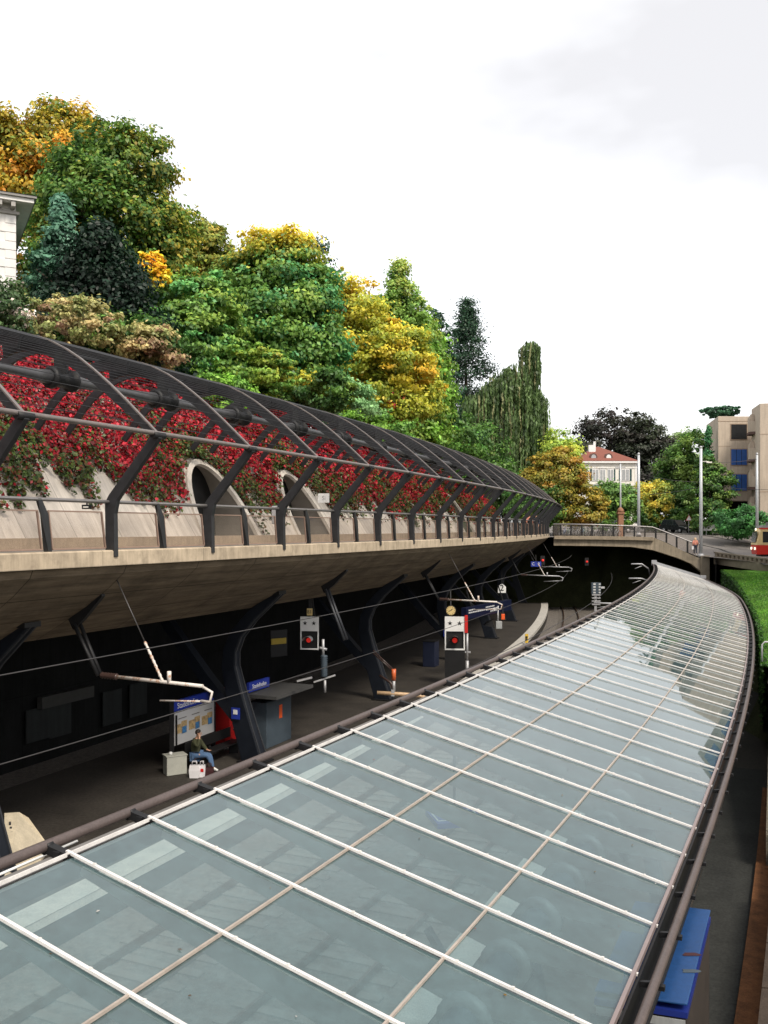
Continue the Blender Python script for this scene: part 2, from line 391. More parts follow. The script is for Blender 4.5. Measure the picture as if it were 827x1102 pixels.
# ================================================================== SETTING: ground, hill, road, tracks
def wall_top(t): return 13.3 - 4.6*smooth01((t-70)/30)
def hill_h(t, u):
    """height of the wooded slope behind the retaining wall (u <= -14.8)"""
    d = -14.8-u
    rise = 3.2*smooth01(d/12) + 3.2*smooth01((d-10)/30) + 6*smooth01((d-40)/120)
    return wall_top(t) + rise*(1-.75*smooth01((t-55)/55)) - .35
def road_h(x, y):
    a = 1.95*smooth01((32.5-x)/5.0)*smooth01((y-85)/8)
    b = 2.25*smooth01((y-95)/24)
    return 5.38 - .036*max(0., min(30., 94-y)) + max(a, b) + 1.8*smooth01((y-125)/60) + .0004*max(0, y-190)
def uv_of(x, y):
    t = y
    for _ in range(12):
        n = nrm(t); u = (x-cx(t))*n[0]+(y-t)*n[1]; al = (x-cx(t))*tng(t)[0]+(y-t)*tng(t)[1]; t += al*.8
        t = max(-60, min(190, t))
    return t, u
def edge_x(y): return 33.2+(94.3-y)*1.8/11.8 if y > 82.5 else 35+(82.5-y)*6
def lawn_z(x, y):
    t = y+2.4; left = fr(t, 6.2).x; b = 3.1+.9*smooth01((y-58)/34); r = 5.38-.036*max(0., min(30., 94-y))
    return b+max(0, min(.17*(x-left), r-.06-b))
def terrain_h(x, y):
    t, u = uv_of(x, y); ud = u+.0004*t*max(t, 0)
    if t >= 105: cut = False
    else: cut = -23.5 < ud and u < 6.6
    road = road_h(x, y)
    if cut and y < 108: return -1.6
    if u >= 6.6 and y < 34: return -.02 if u < 14 else 4.5
    if u >= 6.6 and y < 93 and x < edge_x(y)+.5 and x < 70: return lawn_z(x, y)-.3
    if ud < -14.8 and y < 130:
        h = hill_h(min(t, 105), ud); k = smooth01((t-92)/25)
        return h*(1-k)+(road-.25)*k
    return road-.12
xs = np.concatenate([[-3000, -1500, -700, -350, -200], np.arange(-120, 110, 2.), [140, 200, 350, 700, 1500, 3000]])
ys = np.concatenate([[-400, -150, -60], np.arange(-30, 150, 2.), [170, 200, 260, 400, 800, 1600, 4000]])
mb = MB(); vs = [(x, y, terrain_h(x, y)) for y in ys for x in xs]; nx = len(xs)
mb.add(vs, [(j*nx+i, j*nx+i+1, (j+1)*nx+i+1, (j+1)*nx+i) for j in range(len(ys)-1) for i in range(nx-1)], sm=True)
tag(mb.build('ground', 'soil'), kind='structure')

def ground_z(x, y):
    t, u = uv_of(x, y); ud = u+.0004*t*max(t, 0)
    return hill_h(min(t, 105), min(ud, -14.81)) if ud < -9 and y < 108 else terrain_h(x, y)
# road sheet behind the bridge and round to the tram lines
def sheet(name, pts_fn, nu, nv, m, kind='structure'):
    b = MB(); b.add([pts_fn(i/nu, j/nv) for j in range(nv+1) for i in range(nu+1)], [(j*(nu+1)+i, j*(nu+1)+i+1, (j+1)*(nu+1)+i+1, (j+1)*(nu+1)+i) for j in range(nv) for i in range(nu)], sm=True)
    o = b.build(name, m); tag(o, kind=kind); return o
BR = [(17.4, 96.9), (22.5, 96.8), (27.6, 96.4), (32.6, 94.6)]          # face of the bridge, seen from the station
def face(k):
    k *= 3; i = min(2, int(k)); f = k-i; return (BR[i][0]*(1-f)+BR[i+1][0]*f, BR[i][1]*(1-f)+BR[i+1][1]*f)
def front_edge(x):                # near edge of the road, left to right
    if x <= 17.4: return 96.9
    if x <= 32.6:
        for (a, b), (c, d) in zip(BR, BR[1:]):
            if a <= x <= c: return b+(d-b)*(x-a)/(c-a)
    return max(66., 94.6-(x-32.6)*5.) if x < 38 else 66.
def road_pt(i, j):
    x = -10+140*i; y0 = front_edge(x)+.35 if x > 17 else 97.2; y = y0+(175-y0)*j**1.5
    return (x, y, road_h(x, y)+.004)
sheet('road', road_pt, 110, 60, 'road')
# land between lawn and road on the near side of the road edge
def road2(i, j):
    y = 72+22.4*j; x0 = edge_x(y); x = x0+60*i
    return (x, y, road_h(x, y)+.008)
sheet('road_apron', road2, 30, 14, 'road')

# track bed and platforms
def ribbon(name, m, prof, t0, t1, n=60, f=fd, kind='structure'): return tag(sweep(prof, t0, t1, n, f).build(name, m), kind=kind)
ribbon('ballast_bed', 'ballast', [(-20, -.80), (1.2, -.80)], -20, 118)
ribbon('platform', 'asphalt_platform', [(-7.3, -.9), (-7.3, 0), (-7.26, 0), (-15.5, 0), (-15.5, -.9)], -20, 100)
ribbon('platform_edge', 'platform_band', [(-7.27, -.2), (-7.27, .006), (-8.0, .006)], -20, 100)
ribbon('platform', 'asphalt_platform', [(.9, -.9), (.9, -.02), (7.0, -.02)], -25, 96, f=fr)
ribbon('platform_edge', 'platform_band', [(.86, -.25), (.86, .0), (1.55, .0)], -25, 96, f=fr)
ribbon('yard', 'yard', [(5.0, -.012), (6.95, -.012)], -30, 34, f=fr)
for tc_, lab in ((-4.95, 'railway track beside the dark island platform'), (-1.25, 'railway track running under the edge of the glass canopy')):
    tr = empty('railway_track', fd(50, tc_, -.75), lab, 'railway track', group='tracks through the station')
    for s in (-.72, .72):
        wpart(sweep([(tc_+s-.035, -.75), (tc_+s+.035, -.75), (tc_+s+.035, -.58), (tc_+s-.035, -.58)], -15, 112, 70, fd, True), 'rail', 'rail_steel', tr)
    sb = MB()
    for k in range(200):
        t = tat(arc(-15)+k*.63)
        sb.bar(fd(t, tc_-1.25, -.86), fd(t, tc_+1.25, -.86), .24, .2)
    o = wpart(sb, 'sleepers', 'sleeper', tr); o['kind'] = 'stuff'
# back wall of the cut, below the deck
bw = empty('back_wall', fd(40, -19.2, 0), 'dark panelled concrete wall behind the far track under the walkway', 'wall')
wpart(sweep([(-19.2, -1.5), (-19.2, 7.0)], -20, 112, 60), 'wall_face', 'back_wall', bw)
for (px, py0, py1) in ((42, 762, 797), (66, 757, 792), (122, 743, 779), (150, 735, 770)):
    t = tpx(px, -19.0); q = fd(t, -19.05, 0); h = headd(t); z1 = CAMZ-(py0-HOR)/FPX*q.y; z0 = CAMZ-(py1-HOR)/FPX*q.y
    b = MB(); b.box((q.x, q.y, (z0+z1)/2), (.05, 1.2, z1-z0), rz=h); wpart(b, 'cladding_panel', mat('panel_dim', (.028, .032, .032), .8, 0, .3, 1.5, streak=.3) if 'panel_dim' not in MATS else 'panel_dim', bw)
t = tpx(72, -18.9); q = fd(t, -18.9, 0); b = MB(); b.box((q.x, q.y, CAMZ-(750-HOR)/FPX*q.y), (.25, 2.9, .45), rz=headd(t))
wpart(b, 'light_trough', mat('trough_grey', (.06, .06, .056), .7, 0, .2, 3.), bw)
hill_ = MB(); ts = [-8+106*i/70 for i in range(71)]; us = [-14.75, -15.5, -16.5, -18, -20, -22, -24, -27]
hill_.add([fd(t, u, hill_h(t, u)) for t in ts for u in us], [(i*8+j, i*8+j+1, i*8+9+j, i*8+8+j) for i in range(70) for j in range(7)], sm=True)
tag(hill_.build('hill', 'soil'), kind='structure')
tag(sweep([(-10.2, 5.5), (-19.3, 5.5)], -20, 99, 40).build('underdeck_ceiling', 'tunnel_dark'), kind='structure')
# near-black end sheet added as the tunnel's darkness, plus flanks behind the bridge
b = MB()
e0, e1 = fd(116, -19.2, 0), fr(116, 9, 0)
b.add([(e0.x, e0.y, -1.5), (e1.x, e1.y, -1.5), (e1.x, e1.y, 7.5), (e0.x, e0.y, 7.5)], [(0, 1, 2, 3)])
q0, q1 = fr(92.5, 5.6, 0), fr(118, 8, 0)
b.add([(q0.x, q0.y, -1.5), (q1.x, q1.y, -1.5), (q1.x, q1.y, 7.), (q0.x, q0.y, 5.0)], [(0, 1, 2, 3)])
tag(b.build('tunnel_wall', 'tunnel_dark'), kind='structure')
def roofpt(i, j):
    a = face(j) if False else None
    x0, y0 = face(i); x1, y1 = 14+34*i, 128
    x, y = x0+(x1-x0)*j, y0+.2+(y1-y0)*j
    return (x, y, road_h(x, max(y, 97))-.7)
sheet('tunnel_ceiling', roofpt, 12, 8, 'tunnel_dark')

# ================================================================== WALKWAY DECK
deck = empty('walkway_deck', fd(40, -9, 7.5), 'long curving concrete walkway deck above the platform', 'walkway')
T0, T1 = -8, 94.5
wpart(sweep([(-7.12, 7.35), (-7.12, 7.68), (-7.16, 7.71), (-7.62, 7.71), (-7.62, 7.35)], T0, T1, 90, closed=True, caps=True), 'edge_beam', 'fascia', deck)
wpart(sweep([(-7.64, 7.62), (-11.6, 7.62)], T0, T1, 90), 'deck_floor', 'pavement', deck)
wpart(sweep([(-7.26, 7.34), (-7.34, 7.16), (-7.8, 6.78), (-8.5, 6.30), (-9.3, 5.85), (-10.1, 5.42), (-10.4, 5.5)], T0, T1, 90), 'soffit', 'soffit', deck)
wpart(sweep([(-11.05, 7.63), (-11.05, 7.95), (-11.6, 7.95)], T0, T1, 90), 'plinth', 'plinth', deck)

# ================================================================== SLOPING RETAINING WALL WITH ARCHED PORTALS
WU0, WZ0, WU1, WZ1 = -11.2, 7.6, -14.9, 13.3
def wall_u(z): return WU0+(WU1-WU0)*(z-WZ0)/(WZ1-WZ0)
mb = MB(); n = 90; ts = [T0+(98-T0)*i/n for i in range(n+1)]; vs = []; fs = []; uv = []
for t in ts:
    zt = wall_top(t); vs += [fd(t, WU0, WZ0), fd(t, wall_u(zt), zt), fd(t, -18.5, zt-.3), fd(t, -18.5, 7.2), fd(t, WU0-.1, 7.2)]
for i in range(n):
    for j in range(5):
        j2 = (j+1) % 5; fs.append((i*5+j, i*5+j2, (i+1)*5+j2, (i+1)*5+j)); a, b_ = arc(ts[i]), arc(ts[i+1]); uv.append([(a, j*6), (a, j*6+6), (b_, j*6+6), (b_, j*6)])
fs += [(4, 3, 2, 1, 0), tuple(n*5+j for j in range(5))]; uv += [[(0, 0)]*5, [(0, 0)]*5]
mb.add(vs, fs, uv)
mat('rim_pale', (.56, .51, .45), .85, 0, .12, 1.5, .2, streak=.2, fine=.08)
rw = empty('retaining_wall', fd(40, WU0, WZ0), 'pale sloping concrete wall with arched portals behind the walkway', 'wall')
wall = wpart(mb, 'wall_face', 'wall_panel', rw)
PORT = [(tpx(250, -11.2), 1.75, 2.75), (tpx(341, -11.2), 1.6, 2.75), (tpx(507, -11.2), 1.5, 2.8), (tpx(-60, -11.2), 1.5, 2.8)]
cuts = []
def arch_pts(hw, h, n=20, zb=7.9): return [(hw*math.cos(math.pi*k/n), zb+h*math.sin(math.pi*k/n)) for k in range(n+1)]
for (t, hw, h) in PORT:
    a = Vector((*tng(t), 0)); nn = Vector((*nrm(t), 0)); o0 = fd(t, 0, 0)
    b = MB(); base = [o0+nn*(-10.2)+a*x+Vector((0, 0, z)) for x, z in arch_pts(hw, h)]
    b.prism(base, -nn+a*.25, 6.4); c = b.build('cutter', 'wall_panel'); cuts.append(c)
bpy.context.view_layer.update()
for c in cuts:
    md = wall.modifiers.new('cut', 'BOOLEAN'); md.object = c; md.operation = 'DIFFERENCE'; md.solver = 'EXACT'
bpy.context.view_layer.update()
me = bpy.data.meshes.new_from_object(wall.evaluated_get(bpy.context.evaluated_depsgraph_get()))
wall.modifiers.clear(); wall.data = me; me.name = 'wall_face'
for c in cuts: bpy.data.objects.remove(c)
for (t, hw, h) in PORT:
    a = Vector((*tng(t), 0)); nn = Vector((*nrm(t), 0)); o0 = fd(t, 0, 0); pts = []
    for x, z in arch_pts(hw+.05, h+.05, 26):
        u0 = wall_u(z)+.05; d = -10.2-u0
        pts.append(o0+nn*u0+a*(x+.25*d)+Vector((0, 0, z)))
    b = MB()
    for p, q in zip(pts, pts[1:]): b.bar(p, q+(q-p).normalized()*.04, .22, .14, up=nn+Vector((0, 0, .6)))
    rim = wpart(b, 'portal_rim', 'rim_pale', rw)
    b = MB(); c0 = o0+nn*(-13.6)+a*.85
    b.prism([c0+a*x*.98+Vector((0, 0, z)) for x, z in arch_pts(hw, h)], -nn, .06)
    wpart(b, 'portal_door', 'black_steel', rw)

# ================================================================== PERGOLA
mat('tube_steel', (.085, .085, .09), .45, .3, .2, 4.)
perg = empty('steel_pergola', fd(40, -7.2, 7.7), 'long dark steel pergola arching over the walkway', 'pergola')
s_ref = arc(tpx(170.5, -5.9))
NODES = [tat(s_ref+4.0*k) for k in range(-7, 30) if -6 < tat(s_ref+4.0*k) < 93]
TE = NODES[-1]+.4
def rib_curve(n=16):              # front slope from node over the ridge and down behind
    P = [(-5.9, 10.32), (-7.3, 11.55), (-8.6, 12.45), (-9.9, 12.92), (-11.0, 12.75), (-12.0, 12.15), (-12.9, 11.15)]
    out = []
    for i in range(len(P)-1):
        p0 = P[max(i-1, 0)]; p1 = P[i]; p2 = P[i+1]; p3 = P[min(i+2, len(P)-1)]
        for k in range(3):
            x = k/3; f = lambda a, b, c, d: .5*((2*b)+(-a+c)*x+(2*a-5*b+4*c-d)*x*x+(-a+3*b-3*c+d)*x**3)
            out.append((f(p0[0], p1[0], p2[0], p3[0]), f(p0[1], p1[1], p2[1], p3[1])))
    out.append(P[-1]); return out
RC = rib_curve(); IR = 10         # index of the ridge in RC
def plate(t, curve, d0, d1, th, name, m, flange=False, f=fd):
    """a plate standing in the section plane at t, following curve, depth tapering d0 -> d1 downwards"""
    b = MB(); a = Vector((*tng(t), 0)); k = len(curve); up = []; lo = []
    for i, (u, z) in enumerate(curve):
        u2, z2 = curve[min(i+1, k-1)]; u1, z1 = curve[max(i-1, 0)]; dx, dz = u2-u1, z2-z1; l = math.hypot(dx, dz); nx_, nz_ = dz/l, -dx/l
        if nz_ > 0: nx_, nz_ = -nx_, -nz_
        d = d0+(d1-d0)*i/(k-1); up.append((u, z)); lo.append((u+nx_*d, z+nz_*d))
    vs = []
    for s in (-th/2, th/2):
        vs += [f(t, u, z)+a*s for u, z in up]+[f(t, u, z)+a*s for u, z in lo]
    fs = []
    for i in range(k-1):
        fs += [(i, i+1, k+i+1, k+i), (2*k+i, 3*k+i, 3*k+i+1, 2*k+i+1), (i, 2*k+i, 2*k+i+1, i+1), (k+i, k+i+1, 3*k+i+1, 3*k+i)]
    fs += [(0, k, 3*k, 2*k), (k-1, 3*k-1, 4*k-1, 2*k-1)]
    b.add(vs, fs); o = wpart(b, name, m, perg)
    if flange:
        b = MB()
        for (u, z), (u2, z2) in zip(curve, curve[1:]): b.bar(f(t, u, z+.02), f(t, u2, z2+.02), .085, .03, up=(0, 0, 1))
        wpart(b, 'flange', 'steel_edge', o)
    return o
for i, t in enumerate(NODES):
    # cranked post
    a = Vector((*tng(t), 0)); th = .13
    out = [(-7.08, 7.55), (-7.10, 8.55), (-7.03, 8.85), (-5.82, 10.24), (-5.98, 10.37), (-7.26, 8.99), (-7.38, 8.8), (-7.36, 7.55)]
    b = MB(); b.prism([fd(t, u, z)-a*th/2 for u, z in out], a, th); wpart(b, 'post', 'pergola_steel', perg, bevel=.015)
    b = MB(); b.tube([fd(t, -5.9, 10.3)-a*.2, fd(t, -5.9, 10.3)+a*.2], .085, 8); wpart(b, 'node_clamp', 'black_steel', perg)
    plate(t, RC[:IR+2], .14, .46, .10, 'rib', 'pergola_steel', True)
    for dt in (-.55, .75):
        plate(tat(arc(t)+dt), RC[IR-2:], .36, .18, .08, 'rear_rib', 'pergola_steel')
    # torsion tube segment with collars
    s0 = arc(t); A = [tat(s0+x) for x in (.35, .8, 1.5, 2.5, 3.2, 3.65)]
    if i < len(NODES)-1:
        b = MB(); b.tube([fd(x, -8.75, 11.75) for x in A], [.18, .135, .10, .10, .135, .18], 10); wpart(b, 'torsion_tube', 'tube_steel', perg)
    b = MB(); b.tube([fd(tat(s0+x), -8.75, 11.75) for x in (-.42, -.38, -.30, -.28, .28, .30, .38, .42)], [.2, .27, .27, .2, .2, .27, .27, .2], 12)
    b.bar(fd(t, -8.75, 11.75), fd(t, -8.75, 12.4), .16, .3); wpart(b, 'tube_collar', 'black_steel', perg)
wpart(swtube(-5.9, 10.34, .055, -7, TE, 110), 'edge_tube', 'steel_edge', perg)
def along(i):                     # point on RC by fraction 0..1
    x = i*(len(RC)-1); k = min(int(x), len(RC)-2); f = x-k
    return (RC[k][0]*(1-f)+RC[k+1][0]*f, RC[k][1]*(1-f)+RC[k+1][1]*f)
for k in range(5):                # sparse wires on the lower front slope
    u, z = along(.04+.15*k/5); wpart(swtube(u, z+.0, .008, -7, TE, 100, k=4), 'wire', 'rod_steel', perg)
wpart(swtube(*RC[IR-1], .055, -7, TE, 110, k=6), 'ridge_beam', 'rod_steel', perg)
for k in range(16):
    u, z = along(.40+.20*k/15); wpart(swtube(u, z+.0, .021, -7, TE, 100, k=5), 'rod', 'rod_steel', perg)
for k in range(11):               # dense rods over the ridge
    u, z = along(.20+.19*k/10); wpart(swtube(u, z-.02, .0085, -7, TE, 100, k=5), 'rod', 'rod_steel', perg)
for k in range(4):
    u, z = along(.64+.09*k); wpart(swtube(u, z+.05, .012, -7, TE, 90, k=4), 'wire', 'rod_steel', perg)

# ================================================================== DECK RAILING
rl = empty('deck_railing', fd(40, -7.3, 7.7), 'glass panelled railing with bronze frames along the walkway edge', 'railing')
wpart(swtube(-7.28, 8.82, .042, -6, 94, 110, k=8), 'handrail', 'handrail_steel', rl)
def quadbar(b, p, w): 
    for i in range(len(p)): b.bar(p[i], p[(i+1) % len(p)], w, w*.7)
for i in range(len(NODES)-1):
    s0 = arc(NODES[i])
    for h in (0, 1):
        a0, a1 = s0+.24+2.0*h-.06*h, s0+2.0*h+1.86
        ta, tb = tat(a0), tat(a1); zt = 8.58
        lean = .22
        ta2, tb2 = tat(a0-lean*.6), tat(a1-lean*.6)
        P = [fd(ta, -7.3, 7.76), fd(tb, -7.3, 7.76), fd(tb2, -7.3, zt), fd(ta2, -7.3, zt)]
        b = MB(); quadbar(b, P, .045); fr_ = wpart(b, 'panel_frame', 'frame_bronze', rl)
        b = MB(); b.add(P, [(0, 1, 2, 3)]); wpart(b, 'glass_pane', 'rail_glass', fr_, fix=False)
    t = tat(s0+1.97); a = Vector((*tng(t), 0))
    b = MB(); b.prism([fd(t, u, z)+a*(-.05+sh) for u, z, sh in ((-7.22, 7.7, .06), (-7.22, 8.5, -.04), (-7.24, 8.84, -.22), (-7.32, 8.84, -.22), (-7.36, 8.5, -.04), (-7.36, 7.7, .06))], a, .10)
    wpart(b, 'rail_post', 'pergola_steel', rl)

# ================================================================== GLASS CANOPY over platform 1
ZL, ZR = CAMZ-3.6, CAMZ-4.95
def cw(t): return 5.55 - 1.25*smooth01((t-66)/30)
def gz(t, u): return ZL+(ZR-ZL)*u/cw(t)
def cp(t, k, dz=0.): u = k*cw(t); return fr(t, u, gz(t, u)+dz)
mat('collar_grey', (.15, .16, .165), .5, .1, .2, 3.)
can = empty('glass_canopy', fr(30, 3.9, 0), 'long curving glass platform canopy with pale glazing bars', 'canopy')
s_bar = arc(tpx(235, 0, fr)); PITCH = 1.365
BARS = [tat(s_bar+PITCH*k) for k in range(-12, 100) if -5.5 < tat(s_bar+PITCH*k) < 94]
K1, K2 = 2.0/5.55, 3.85/5.55
npane = 0; rest = MB(); restbar = MB(); restbr = MB()
order = sorted(range(len(BARS)), key=lambda i: BARS[i])
nb_ = 0
for i, t in enumerate(BARS):
    mbb = MB(); mbb.bar(cp(t, -.012, .035), cp(t, 1.01, .035), .038, .028)
    for q in range(9):
        p = cp(t, .06+.11*q, .054); mbb.box(p, (.03, .03, .012), rz=headd(t))
    bar_ = wpart(mbb, 'glazing_bar', 'glazing_bar', can)
    # tapered beam under the bar
    b = MB(); kk = 4.1/5.55
    b.bar(cp(t, .03, -.08), cp(t, kk, -.22), .06, .10, w2=.07, h2=.38)
    b.bar(cp(t, kk, -.22), cp(t, .98, -.08), .07, .38, w2=.06, h2=.10)
    if i < 66: wpart(b, 'canopy_rib', 'gutter', can)
    else: b_ = b; restbar.add(b.v, b.f)
    if i+1 < len(BARS):
        tb = BARS[i+1]
        for (a0, a1) in ((.004, K1), (K1, K2), (K2, .996)):
            P = [cp(t, a0), cp(t, a1), cp(tb, a1), cp(tb, a0)]; j1, j2 = random.gauss(0, .0014), random.gauss(0, .0014); P = [p_+Vector((0, 0, s1*j1+s2*j2)) for p_, s1, s2 in zip(P, (-1, -1, 1, 1), (-1, 1, 1, -1))]
            if t > 1 and npane < 99:
                b = MB(); b.add(P, [(0, 1, 2, 3)]); wpart(b, 'glass_pane', 'canopy_glass', can, fix=False); npane += 1
            else: rest.add(P, [(0, 1, 2, 3)])
o = wpart(rest, 'glass_pane', 'canopy_glass', can, fix=False); o['kind'] = 'stuff'
o = wpart(restbar, 'canopy_rib', 'gutter', can); o['kind'] = 'stuff'
tA, tB = BARS[0], BARS[-1]
def ksweep(k, du, dz, r, t0=None, t1=None, n=120, sq=None):
    b = MB(); t0 = tA if t0 is None else t0; t1 = tB if t1 is None else t1
    ts = [tat(arc(t0)+(arc(t1)-arc(t0))*i/n) for i in range(n+1)]
    pts = []
    for t in ts:
        u = k*cw(t)+du; pts.append(fr(t, u, gz(t, k*cw(t))+dz))
    if sq:
        for p, q in zip(pts, pts[1:]): b.bar(p, q, sq[0], sq[1])
    else: b.tube(pts, r, 10)
    return b
for k in (K1, K2): wpart(ksweep(k, 0, .02, 0, sq=(.026, .03)), 'purlin', 'purlin', can)
wpart(ksweep(0, -.02, .03, 0, sq=(.022, .04)), 'edge_trim', 'glazing_bar', can)
wpart(ksweep(1, .02, .035, 0, sq=(.042, .06)), 'edge_trim', mat('pink_trim', (.26, .205, .195), .45, .3, .12, 3.), can)
wpart(ksweep(0, -.36, .07, .062), 'edge_pipe', 'brown_pipe', can)
wpart(ksweep(0, -.17, -.06, 0, sq=(.20, .06)), 'gutter', 'gutter', can)
wpart(ksweep(0, -.13, -.2, 0, sq=(.04, .26)), 'gutter_side', 'black_steel', can)
wpart(ksweep(1, .25, .0, .055), 'edge_pipe', 'brown_pipe', can)
wpart(ksweep(1, .13, -.32, 0, sq=(.2, .05)), 'gutter', 'black_steel', can)
wpart(ksweep(1, .06, -.16, 0, sq=(.03, .3)), 'gutter_side', 'black_steel', can)
for i, t in enumerate(BARS):
    b = MB()
    p, q = cp(t, 0, -.02), fr(t, -.36, ZL+.05); b.bar(p, q, .10, .10); a = Vector((*tng(t), 0))*.09
    b.tube([q-a*.5, q+a*.5], .079, 8); b.bar(fr(t, -.16, ZL-.0)-a*.8, fr(t, -.16, ZL-.0)+a*.8, .09, .10)
    wpart(b, 'pipe_bracket', 'black_steel', can)
    b = MB(); u = cw(t); b.bar(fr(t, u+.03, ZR-.08), fr(t, u+.25, ZR-.05), .05, .06)
    b.box(fr(t, u+.31, ZR-.07), (.07, .07, .05), rz=headd(t))
    wpart(b, 'gutter_bracket', 'black_steel', can)
wpart(ksweep(4.1/5.55, 0, -.50, .19, n=90), 'torsion_tube', 'booth_grey', can)
for i, t in enumerate(BARS[:60]):
    b = MB(); s0 = arc(t); f_ = lambda x: fr(tat(s0+x), 4.1/5.55*cw(t), gz(t, 4.1/5.55*cw(t))-.5)
    b.tube([f_(x) for x in (-.13, -.12, .12, .13)], [.22, .30, .30, .22], 16); wpart(b, 'tube_collar', 'collar_grey', can)
for k in range(-1, 12):
    t = tat(s_bar+PITCH*6*k+.68)
    if not -5 < t < 92: continue
    u = 4.1/5.55*cw(t); z = gz(t, u)-.5; b = MB()
    b.bar(fr(t, u+.55, 0), fr(t, u, z), .30, .42, up=(*tng(t), 0), w2=.22, h2=.30); b.bar(fr(t, u-.2, 1.4), fr(t, u-1.3, z-.1), .12, .18, up=(*tng(t), 0), w2=.08, h2=.10)
    wpart(b, 'canopy_column', 'column_steel', can)
# end gutter at the far end of the canopy
b = MB(); b.bar(cp(tB, -.07, .10), cp(tB, 1.05, .10), .35, .34); b.box(cp(tB, 1.03, .12), (.5, .6, .5), rz=headd(tB)); b.box(cp(tB, -.05, .12), (.5, .6, .5), rz=headd(tB)); wpart(b, 'end_gutter', 'galvanised', can)

# ================================================================== FOLIAGE
def leaf_mesh(name, cen, nrmv, size, col, parent=None, aspect=.62, drop=None):
    """many leaf-sized diamonds with their own colours"""
    n = len(cen); nrmv = nrmv/np.maximum(np.linalg.norm(nrmv, axis=1, keepdims=True), 1e-6)
    ref = RNG.normal(size=(n, 3)) if drop is None else drop
    a = ref-nrmv*np.sum(ref*nrmv, axis=1, keepdims=True); a /= np.maximum(np.linalg.norm(a, axis=1, keepdims=True), 1e-6)
    b = np.cross(nrmv, a); s = size[:, None]
    bend = nrmv*s*.18
    v = np.stack([cen-a*s, cen+b*s*aspect+bend, cen+a*s, cen-b*s*aspect+bend], axis=1).reshape(-1, 3)
    if parent is not None: v = v-np.array(parent.location)[None, :]
    me = bpy.data.meshes.new(name); me.vertices.add(4*n); me.vertices.foreach_set('co', v.astype(np.float32).ravel())
    me.loops.add(4*n); me.loops.foreach_set('vertex_index', np.arange(4*n, dtype=np.int32))
    me.polygons.add(n); me.polygons.foreach_set('loop_start', np.arange(0, 4*n, 4, dtype=np.int32)); me.polygons.foreach_set('loop_total', np.full(n, 4, dtype=np.int32))
    ca = me.attributes.new('leaf_colour', 'FLOAT_COLOR', 'POINT')
    c4 = np.ones((4*n, 4), dtype=np.float32); c4[:, :3] = np.repeat(col, 4, axis=0); ca.data.foreach_set('color', c4.ravel())
    me.update(calc_edges=True); me.validate(); me.materials.append(MATS['leaves'])
    o = bpy.data.objects.new(name, me); COL.objects.link(o); o.parent = parent; return o
def lump(d, seed, amp):
    """smooth bumps on the unit sphere, for an uneven outline"""
    r = np.random.default_rng(seed); out = np.zeros(len(d))
    for k in range(9):
        w_ = r.normal(size=3)*(1.6+.5*k); out += np.sin(d @ w_ + r.uniform(0, 6.28))/(1+.35*k)
    return 1+amp*out/2.2
def palette(pal, w, n):
    pal = np.array(pal); w = np.array(w)/np.sum(w); return pal[RNG.choice(len(pal), size=n, p=w)]
def crown_pts(kind, c, rx, ry, rz, nclump, nleaf, seed, clump=.2, flat=.6, amp=.22):
    r = np.random.default_rng(seed)
    if kind == 'broad' or kind == 'layer':
        d = r.normal(size=(nclump, 3)); d /= np.linalg.norm(d, axis=1, keepdims=True)
        pk = r.random(nclump); rad = lump(d, seed, amp)*np.where(pk < .58, r.uniform(.78, .98, nclump), np.where(pk < .78, r.uniform(.3, .78, nclump), r.uniform(.98, 1.14, nclump)))
        cc = d*rad[:, None]*np.array([rx, ry, rz]); out = d*np.array([1/rx, 1/ry, 1/rz])
        cs = r.uniform(.5, 1.45, nclump)*clump*1.08*min(rx, rz)*np.where(pk < .78, 1, .5)
    elif kind == 'cone':
        h = r.random(nclump)**1.05; a = r.uniform(0, 2*math.pi, nclump); lay = np.round(h*24)/24+r.normal(0, .010, nclump)
        h = np.clip(lay, 0, 1)
        ra = (1-h)**.68*r.uniform(.35, 1.05, nclump)*(1+.28*np.sin(a*5+h*40)); ra = np.maximum(ra, .02)
        cc = np.stack([np.cos(a)*ra*rx, np.sin(a)*ra*ry, (h*2-1)*rz-ra*rz*.12], axis=1); out = np.stack([np.cos(a), np.sin(a), np.full(nclump, .6)], axis=1)
        cs = r.uniform(.6, 1.3, nclump)*clump*rx*(1.15-h*.62)
    w_ = np.maximum(cs, .05)**2; k = r.choice(nclump, size=nleaf, p=w_/w_.sum())
    g = r.normal(size=(nleaf, 3))*.52
    p = cc[k]+g*cs[k][:, None]*np.array([1, 1, flat])
    nn = g*.7+out[k]/np.maximum(np.linalg.norm(out[k], axis=1, keepdims=True), 1e-6)*.5+np.array([0, 0, .5])+r.normal(size=(nleaf, 3))*.6
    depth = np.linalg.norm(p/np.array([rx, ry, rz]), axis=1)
    under = np.clip(.5+.6*g[:, 2], 0, 1)              # shade painted in: leaf colour darkens under each clump
    return p+np.array(c), nn, k, depth, under, cc+np.array(c), cs
